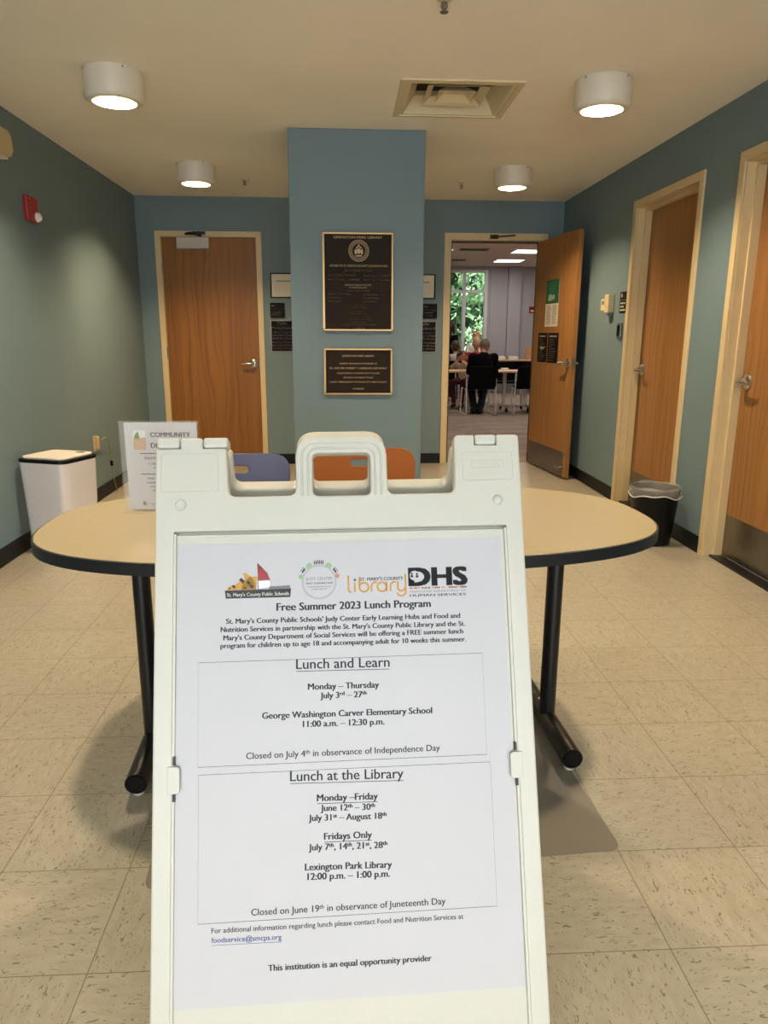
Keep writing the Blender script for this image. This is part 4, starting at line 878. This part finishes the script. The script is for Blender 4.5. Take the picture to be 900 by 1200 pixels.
# ---------------------------------------------------------------- meeting room furniture
M['panelwhite'] = glow('troffer_lens', (1.0, .95, .86), 4.0)
def troffer(x, y, label, lit=True):
    t_ = empty('ceiling_panel_light', (x, y, MH), 0, label, 'ceiling light', 'panel lights in the meeting room')
    b = MB()
    for q in ((-.30, .30, -.30, -.275), (-.30, .30, .275, .30), (-.30, -.275, -.275, .275), (.275, .30, -.275, .275)): b.box(*q, -.012, -.001)
    b.build('frame', M['alu'], t_)
    b = MB(); b.box(-.275, .275, -.275, .275, -.008, -.002); b.build('diffuser', M['panelwhite'], t_)
    l = lamp('panel_glow', 'AREA', (0, 0, -.014), (0, 0, 0), ROOM_W, ROOM_COL, shape='SQUARE', size=.5); l.parent = t_
for x, y, lb in ((3.48, 14.2, 'bright square ceiling panel light of the meeting room, nearer one by the open door'), (3.50, 15.95, 'bright square ceiling panel light of the meeting room, above the grey far wall'), (1.76, 14.25, 'bright square ceiling panel light cut off by the door frame'),
                 (3.48, 11.2, 'square ceiling panel light over the empty chair in the meeting room'), (1.6, 11.2, 'square ceiling panel light over the seated group'), (5.3, 13.0, 'square ceiling panel light beyond the open door leaf'), (1.6, 8.9, 'square ceiling panel light just inside the doorway')): troffer(x, y, lb)
def slot_vent(x, y, w, dpt, label):
    v_ = empty('ceiling_vent', (x, y, MH), 0, label, 'air vent', 'dark ceiling vents of the meeting room')
    b = MB(); b.box(-w/2, w/2, -dpt/2, dpt/2, -.010, -.001); b.build('frame', M['steel'], v_, bevel=.003)
    b = MB(); b.box(-w/2+.02, w/2-.02, -dpt/2+.03, dpt/2-.03, -.014, -.010); b.build('grille', M['signblack'], v_)
slot_vent(2.42, 14.0, .55, .30, 'dark ceiling vent of the meeting room, right of the cut-off light'); slot_vent(2.38, 15.9, .42, .25, 'dark ceiling vent of the meeting room, near the window head')
M['tablewood'] = plain('light_laminate', '#d9ad85', .4, var=.03); M['chairblack'] = plain('black_upholstery', '#060608', .7, spec=.1); M['leglight'] = plain('pale_chrome', '#e6e1da', .3, .1)
def meet_table(x0, x1, y0, y1, z, label):
    t_ = empty('training_table', ((x0+x1)/2, (y0+y1)/2, 0), 0, label, 'table', 'training tables in the meeting room'); w, d_ = x1-x0, y1-y0; panel = x0 > 2
    b = MB(); b.box(-w/2, w/2, -d_/2, d_/2, z-.03, z); b.build('tabletop', M['tablewood'], t_, bevel=.006)
    if panel: b = MB(); b.box(-w/2+.1, w/2-.1, d_/2-.06, d_/2-.045, z-.34, z-.03); b.build('modesty_panel', M['signblack'], t_)
    for s in (-1, 1):
        x = s*(w/2-.18); b = MB(); b.box(x-.025, x+.025, -.04, .04, .10, z-.03); lg = b.build('leg', M['leglight'], t_, bevel=.004)
        b = MB(); b.tube([(x, -d_/2+.06, .075), (x, -.05, .115), (x, .05, .115), (x, d_/2-.06, .075)], .02, 8); ft = b.build('foot', M['leglight'], lg, smooth=50)
        for y in (-d_/2+.06, d_/2-.06):
            b = MB(); b.cyl(.032, -.014, .014, 16, 0, Matrix.Translation((x, y, .033)) @ Matrix.Rotation(pi/2, 4, 'Y')); b.box(x-.008, x+.008, y-.01, y+.01, .04, .08); b.build('caster', M['signblack'], ft)
    return t_
meet_table(1.30, 2.985, 12.42, 13.02, .70, 'light wood table the man in black and the children sit at')
meet_table(3.00, 4.70, 12.42, 13.02, .70, 'light wood table before the empty black chair, pushed against the group table')
meet_table(2.95, 4.75, 16.35, 16.95, .765, 'light wood table by the grey far wall')
def meet_chair(x, y, rz, label, grp='black chairs in the meeting room'):
    c = empty('stacking_chair', (x, y, 0), rz, label, 'chair', grp)               # faces +y in its own frame
    me = plate(rpoly([(-.235, 0, .04), (-.225, .34, .07), (.225, .34, .07), (.235, 0, .04)], 6), [], .014, .007); bend(me, .25)
    to_obj(me, Matrix.Translation((0, -.225, .46)) @ Matrix.Rotation(radians(97), 4, 'X'), 'backrest', M['chairblack'], c, smooth=60)
    me = plate(rpoly([(-.235, -.22, .05), (-.235, .23, .06), (.235, .23, .06), (.235, -.22, .05)], 6), [], .02, .01)
    to_obj(me, Matrix.Translation((0, 0, .445)), 'seat', M['chairblack'], c, smooth=60)
    for s in (-1, 1):
        b = MB(); b.tube([(s*.245, -.19, .60), (s*.245, -.20, .40), (s*.245, -.225, .05), (s*.245, -.215, .014), (s*.245, -.19, .012), (s*.245, .20, .012), (s*.245, .235, .016), (s*.245, .245, .05), (s*.24, .20, .435)], .0105, 10); b.build('sled_leg', M['leglight'], c, smooth=60)
    b = MB(); b.tube([(-.245, -.10, .425), (.245, -.10, .425)], .009, 8); b.build('cross_rail', M['leglight'], c, smooth=60); b = MB(); b.tube([(-.245, .13, .425), (.245, .13, .425)], .009, 8); b.build('cross_rail', M['leglight'], c, smooth=60)
    return c
meet_chair(2.248, 12.15, .05, 'black chair with pale sled legs under the man in black')
meet_chair(3.10, 12.20, -.1, 'empty black chair with pale sled legs beside the man in black')
meet_chair(2.205, 13.40, 2.60, 'black chair under the girl with maroon trousers')
meet_chair(3.02, 13.62, pi, 'black chair across the tables, nearer the boy in red'); meet_chair(3.62, 13.62, pi-.1, 'black chair across the tables, nearer the open door')
meet_chair(2.551, 14.18, pi, 'black chair under the boy in red'); meet_chair(2.248, 14.75, .1, 'black chair under the child in grey')
fb = MB(); fb.box(-.085, .085, -.06, .06, 0, .23); fb.box(-.075, .075, -.012, .012, .23, .27)
fb.build('paper_bag', plain('kraft_paper', '#c9996a', .7, var=.06), loc=(4.21, 16.6, .767), label='tan paper bag standing on the far table', cat='bag', bevel=.006)
def foam(x, y, z, rz, label, sc=1.0):
    t_ = empty('foam_container', (x, y, z), rz, label, 'food container', 'white food containers on the tables')
    t_.scale = (sc, sc, sc); b = MB(); b.prism(rrect(-.11, .11, -.10, .10, .02), 0, .035); b.build('tray', M['whiteink'], t_, bevel=.008)
    b = MB(); b.prism(rrect(-.112, .112, -.102, .102, .02), .036, .07); b.build('lid', M['whiteink'], t_, bevel=.012)
foam(3.50, 16.5, .767, .1, 'white food container on the far table, farther from the bag'); foam(3.80, 16.48, .767, -.1, 'white food container on the far table, right by the bag'); foam(2.80, 12.72, .702, .2, 'small white food container on the table beside the man in black', .5); foam(3.12, 12.75, .702, -.2, 'small white food container on the table before the empty chair', .5)
al = empty('fire_alarm_pull', (4.39, MY1, 1.80), 0, 'red fire alarm box on the grey far wall', 'fire alarm')
b = MB(); b.box(-.07, .07, -.05, 0, 0, .14); b.build('housing', plain('pull_red', '#8e1a1a', .4), al, bevel=.006); b = MB(); b.box(-.045, .045, -.062, -.05, .03, .06); b.build('pull_bar', M['whiteink'], al)

# ---------------------------------------------------------------- people
def capsule(mb, a, b_, ra, rb, n=14):
    a, b_ = Vector(a), Vector(b_); d_ = (b_-a); L = d_.length; d_ = d_/L if L > 1e-6 else Vector((0, 0, 1))
    q = Vector((0, 0, 1)).rotation_difference(d_).to_matrix().to_4x4(); prof = []
    for i in range(5): t_ = -pi/2+pi/2*i/4; prof.append((max(1e-4, ra*cos(t_)), ra*sin(t_)))
    for i in range(5): t_ = pi/2*i/4; prof.append((max(1e-4, rb*cos(t_)), L+rb*sin(t_)))
    mb.lathe(prof, n, 0, Matrix.Translation(a) @ q)
def solid(mb, name, mat_, parent, vox, smooth_it=4):
    o = mb.build(name, mat_, parent); m = o.modifiers.new('r', 'REMESH'); m.mode = 'VOXEL'; m.voxel_size = vox; m.use_smooth_shade = True
    s = o.modifiers.new('s', 'SMOOTH'); s.factor = .5; s.iterations = smooth_it
    me = evalmesh(o); old = o.data; o.modifiers.clear(); o.data = me; bpy.data.meshes.remove(old); me.shade_smooth(); return o
SKIN = {k: plain('skin_'+k, h_, .5, var=.03) for k, h_ in (('tan', '#a9785c'), ('dark', '#6d4632'), ('pale', '#cf9d82'))}
HAIR = {k: plain('hair_'+k, h_, .6, var=.2, scale=60) for k, h_ in (('dark', '#17110e'), ('brown', '#3e2a1d'), ('sand', '#a98a5e'), ('grey', '#6d5a48'))}
EYE = plain('eye_dark', '#15100e', .2); LIP = plain('lip', '#8a4a42', .5)
def figure(name, loc, rz, J, s, label, skin, hair, hairstyle, shirt, trousers, shoes, head_turn=0, tilt=0, sleeves='short'):
    """J: joints in the figure's frame (faces +y). s scales the limb radii."""
    p_ = empty(name, loc, rz, label, 'person'); R = lambda x: x*s
    hc = Vector(J['head']); hr = Matrix.Rotation(head_turn, 3, 'Z') @ Matrix.Rotation(tilt, 3, 'X')
    HR = .078*J.get('hs', 1); hp = lambda x, y, z: hc+hr @ Vector((x, y, z))*HR/.078
    mb = MB()
    mb.ellipsoid(hc, (HR*.96, HR*1.18, HR*1.42), 22, 16, rot=hr); capsule(mb, hp(0, .030, -.062), hp(0, .045, -.078), .045*HR/.078, .034*HR/.078)
    mb.add([hp(-.013, .088, -.022), hp(.013, .088, -.022), hp(0, .112, -.018), hp(0, .086, .022)], [(0, 1, 2), (0, 2, 3), (2, 1, 3), (0, 3, 1)])
    for sx in (-1, 1): mb.ellipsoid(hp(sx*.077, -.004, -.004), (.010, .020, .030), 10, 8, rot=hr)
    capsule(mb, J['neck'], hp(0, -.01, -.06), R(.052), R(.050))
    capsule(mb, J['pelvis'], J['belly'], R(.135), R(.130)); capsule(mb, J['belly'], J['chest'], R(.130), R(.135)); capsule(mb, J['chest'], J['neck'], R(.105), R(.055))
    for sd in 'lr':
        sh, el_, wr, kn, an, hip, toe = (J[k+sd] for k in ('sh', 'el', 'wr', 'kn', 'an', 'hip', 'toe'))
        capsule(mb, J['chest'], sh, R(.095), R(.062)); capsule(mb, sh, el_, R(.055), R(.042)); capsule(mb, el_, wr, R(.041), R(.027))
        capsule(mb, J['pelvis'], hip, R(.125), R(.095)); capsule(mb, hip, kn, R(.088), R(.058)); capsule(mb, kn, an, R(.056), R(.037)); capsule(mb, an, toe, R(.036), R(.028))
        wr = Vector(wr); fd = (wr-Vector(el_)).normalized() if 'hd'+sd not in J else Vector(J['hd'+sd]).normalized()
        side = fd.cross(Vector((0, 0, 1))); side = side.normalized() if side.length > .1 else Vector((1, 0, 0)); nrm = side.cross(fd)
        for q in (-.022, -.008, .008, .022): capsule(mb, wr, wr+fd*.075*s+side*q*s, R(.018), R(.0145), 8)
        for q, ln_ in ((-.029, .052), (-.010, .072), (.010, .078), (.029, .066)):
            k0 = wr+(fd*.078+side*q)*s; k1 = k0+(fd*ln_*.5-nrm*.008)*s; k2 = k1+(fd*ln_*.42-nrm*.022)*s
            capsule(mb, k0, k1, R(.0092), R(.0082), 8); capsule(mb, k1, k2, R(.0082), R(.0068), 8)
        ts_ = 1 if sd == 'l' else -1; t0 = wr+(fd*.022+side*.020*ts_)*s; t1 = t0+(fd*.034+side*.034*ts_-nrm*.012)*s; capsule(mb, t0, t1, R(.013), R(.010), 8); capsule(mb, t1, t1+(fd*.034-nrm*.010)*s, R(.010), R(.008), 8)
    body = solid(mb, 'body', SKIN[skin], p_, .0075, 2)
    # clothes as closed shells a little larger than the limbs
    mb = MB(); e = 1.13
    capsule(mb, Vector(J['pelvis'])+Vector((0, 0, .02)), J['belly'], R(.135*e), R(.133*e)); capsule(mb, J['belly'], J['chest'], R(.133*e), R(.138*e)); capsule(mb, J['chest'], Vector(J['chest'])*.35+Vector(J['neck'])*.65, R(.115), R(.075))
    for sd in 'lr':
        sh, el_, wr = Vector(J['sh'+sd]), Vector(J['el'+sd]), Vector(J['wr'+sd])
        capsule(mb, J['chest'], sh, R(.105), R(.073)); capsule(mb, sh, sh.lerp(el_, .62 if sleeves == 'short' else 1), R(.069), R(.060))
        if sleeves != 'short': capsule(mb, el_, el_.lerp(wr, .9), R(.055), R(.042))
    solid(mb, 'shirt', shirt, p_, .011, 3)
    mb = MB()
    for sd in 'lr':
        capsule(mb, J['pelvis'], J['hip'+sd], R(.142), R(.106)); capsule(mb, J['hip'+sd], J['kn'+sd], R(.102), R(.072)); capsule(mb, J['kn'+sd], Vector(J['kn'+sd]).lerp(Vector(J['an'+sd]), .9), R(.072), R(.056))
    solid(mb, 'trousers', trousers, p_, .011, 3)
    for sd in 'lr':
        mb = MB(); an, toe = Vector(J['an'+sd]), Vector(J['toe'+sd]); bk = (an-toe); bk.z = 0; bk.normalize(); lo = min(an.z, toe.z)
        capsule(mb, an+bk*.02-Vector((0, 0, .03)), toe, R(.047), R(.040)); capsule(mb, an, an-Vector((0, 0, .03)), R(.048), R(.048)); solid(mb, 'shoe', shoes, p_, .009, 2)
    mb = MB(); rh = Matrix.Rotation(radians(-22), 3, 'X')
    if hairstyle == 'cropped': mb.ellipsoid(hp(0, -.006, .012), (HR*1.02, HR*1.22, HR*1.38), 22, 12, z0=.02, rot=hr @ Matrix.Rotation(radians(14), 3, 'X'))
    else:
        mb.ellipsoid(hp(0, -.010, .010), (HR*1.09, HR*1.27, HR*1.46), 24, 12, z0=-.05, rot=hr @ Matrix.Rotation(radians(22), 3, 'X')); mb.ellipsoid(hp(0, -.045, -.015), (HR*1.02, HR*.82, HR*1.15), 20, 12, rot=hr)
        if hairstyle == 'long':
            capsule(mb, hp(0, -.06, -.02), hp(0, -.085, -.20), .075, .045)
            for sx in (-1, 1): capsule(mb, hp(sx*.066, -.01, .02), hp(sx*.072, .0, -.16), .03, .022)
        if hairstyle == 'tail': mb.ellipsoid(hp(.085, -.045, .02), (.042, .042, .05), 14, 10); capsule(mb, hp(.085, -.045, .02), hp(.115, -.06, -.09), .035, .018)
        if hairstyle == 'curly':
            rr = random.Random(4)
            for k in range(26): a = rr.uniform(0, 2*pi); zz = rr.uniform(.1, 1); q = math.sqrt(1-zz*zz); mb.ellipsoid(hp(.082*q*cos(a), .09*q*sin(a)-.012, .02+.10*zz), (.024, .024, .022), 8, 6)
    if hairstyle == 'cropped': solid_h = mb.build('hair', HAIR[hair], p_, smooth=70)
    else: solid(mb, 'hair', HAIR[hair], p_, .009, 2)
    for sx in (-1, 1): mb = MB(); mb.ellipsoid(hp(sx*.030, .078, .008), (.0095, .006, .0065), 12, 8, rot=hr); mb.build('eye', EYE, p_, smooth=60)
    mb = MB(); mb.ellipsoid(hp(0, .082, -.052), (.020, .007, .006), 12, 8, rot=hr); mb.build('mouth', LIP, p_, smooth=60)
    return p_
def seated(hh=.78, sw=.19, arms=None, hs=1.0, sc=1.0, lean=.0, knees=.44, seat=.50, feet=((.10, .30), (-.10, .30))):
    """seated joints; hh is head centre above the seat"""
    z = seat; t_ = lambda q: (0, lean*q, z+hh*q)
    J = dict(pelvis=(0, 0, z+.05), belly=t_(.30), chest=t_(.55), neck=t_(.79), head=(0, lean*1.1+.02, z+hh), hs=hs)
    for sd, sx in (('l', -1), ('r', 1)):
        J['sh'+sd] = (sx*sw, lean*.72, z+hh*.66); J['hip'+sd] = (sx*.10*sc, .02, z+.03); J['kn'+sd] = (sx*.12*sc, .40*sc, knees)
        f = feet[0] if sd == 'r' else feet[1]; J['an'+sd] = (f[0], f[1]*sc, .085); J['toe'+sd] = (f[0], f[1]*sc+.13*sc, .045)
        a = arms[0 if sd == 'l' else 1]; J['el'+sd], J['wr'+sd] = a
    return J
blk = plain('black_cloth', '#060608', .9, spec=.1); navy = plain('dark_denim', '#11131c', .8); red = plain('red_cloth', '#a3161f', .8); greyc = plain('grey_cloth', '#a39c92', .85, var=.1); tanc2 = plain('beige_cloth', '#c4aa8c', .85); maroon = plain('maroon_cloth', '#5e1526', .8); whitec = plain('white_cloth', '#ddd5cd', .8); tanc = plain('tan_cloth', '#b58a6b', .85); darkshoe = plain('dark_shoe', '#15110f', .6)
J = seated(.655, .180, [((-.215, .10, .70), (-.13, .30, .745)), ((.215, .10, .70), (.13, .30, .745))], hs=1.05, sc=1.0, lean=.06, knees=.46, feet=((-.02, .06), (-.12, .10))); J['head'] = (.022, .085, 1.112)
figure('person', (2.315, 12.10, 0), .05, J, 1.02, 'man in black shirt sitting with his back turned at the group table', 'tan', 'grey', 'cropped', blk, navy, darkshoe, sleeves='long')
J = seated(.46, .125, [((-.17, .17, .73), (-.04, .22, .83)), ((.17, .17, .73), (.05, .22, .83))], hs=.92, sc=.8, lean=.06, knees=.47, seat=.45, feet=((.08, .34), (-.08, .36)))
J['hdl'] = (.2, .1, 1); J['hdr'] = (-.2, .1, 1)
figure('person', (2.205, 13.36, 0), 2.60, J, .72, 'girl with dark tied hair and maroon trousers, hands at her mouth', 'tan', 'dark', 'tail', tanc2, maroon, darkshoe, head_turn=.5, sleeves='long')
J = seated(.60, .135, [((-.18, .10, .72), (-.16, .30, .70)), ((.18, .10, .72), (.16, .30, .70))], hs=.98, sc=.85, lean=.03, knees=.45)
figure('person', (2.248, 14.75, -.02), .15, J, .78, 'brown-haired child in grey shirt seen from behind by the window', 'pale', 'brown', 'short', greyc, navy, darkshoe)
J = seated(.64, .150, [((-.21, .10, .74), (-.12, .34, .76)), ((.21, .10, .74), (.12, .34, .76))], hs=.98, sc=.85, lean=.05, knees=.46)
figure('person', (2.551, 14.20, 0), pi, J, .84, 'boy in red shirt facing the camera across the group table', 'pale', 'sand', 'short', red, navy, darkshoe)
def standing(hz, sw, lean=0):
    k = hz/1.55
    J = dict(pelvis=(0, 0, .88*k), belly=(0, lean*.3, 1.05*k), chest=(0, lean*.7, 1.22*k), neck=(0, lean, 1.38*k), head=(0, lean*1.15+.02, hz), hs=.95)
    for sd, sx in (('l', -1), ('r', 1)):
        J['sh'+sd] = (sx*sw, lean*.85, 1.31*k); J['hip'+sd] = (sx*.09, 0, .85*k); J['kn'+sd] = (sx*.10, .02, .47*k); J['an'+sd] = (sx*.10, 0, .08); J['toe'+sd] = (sx*.11, .13, .045)
        J['el'+sd] = (sx*(sw+.05), lean*.85+.05, 1.05*k); J['wr'+sd] = (sx*(sw+.01), lean+.22, .93*k)
    return J
figure('person', (2.229, 15.6, 0), -1.15, standing(1.472, .17, .05), .84, 'dark-haired woman in dark clothes half hidden by the door frame', 'tan', 'dark', 'long', blk, navy, darkshoe)
figure('person', (2.76, 15.35, 0), pi, standing(1.26, .15, .0), .78, 'curly fair-haired person in white behind the boy in red', 'pale', 'sand', 'curly', whitec, navy, darkshoe)
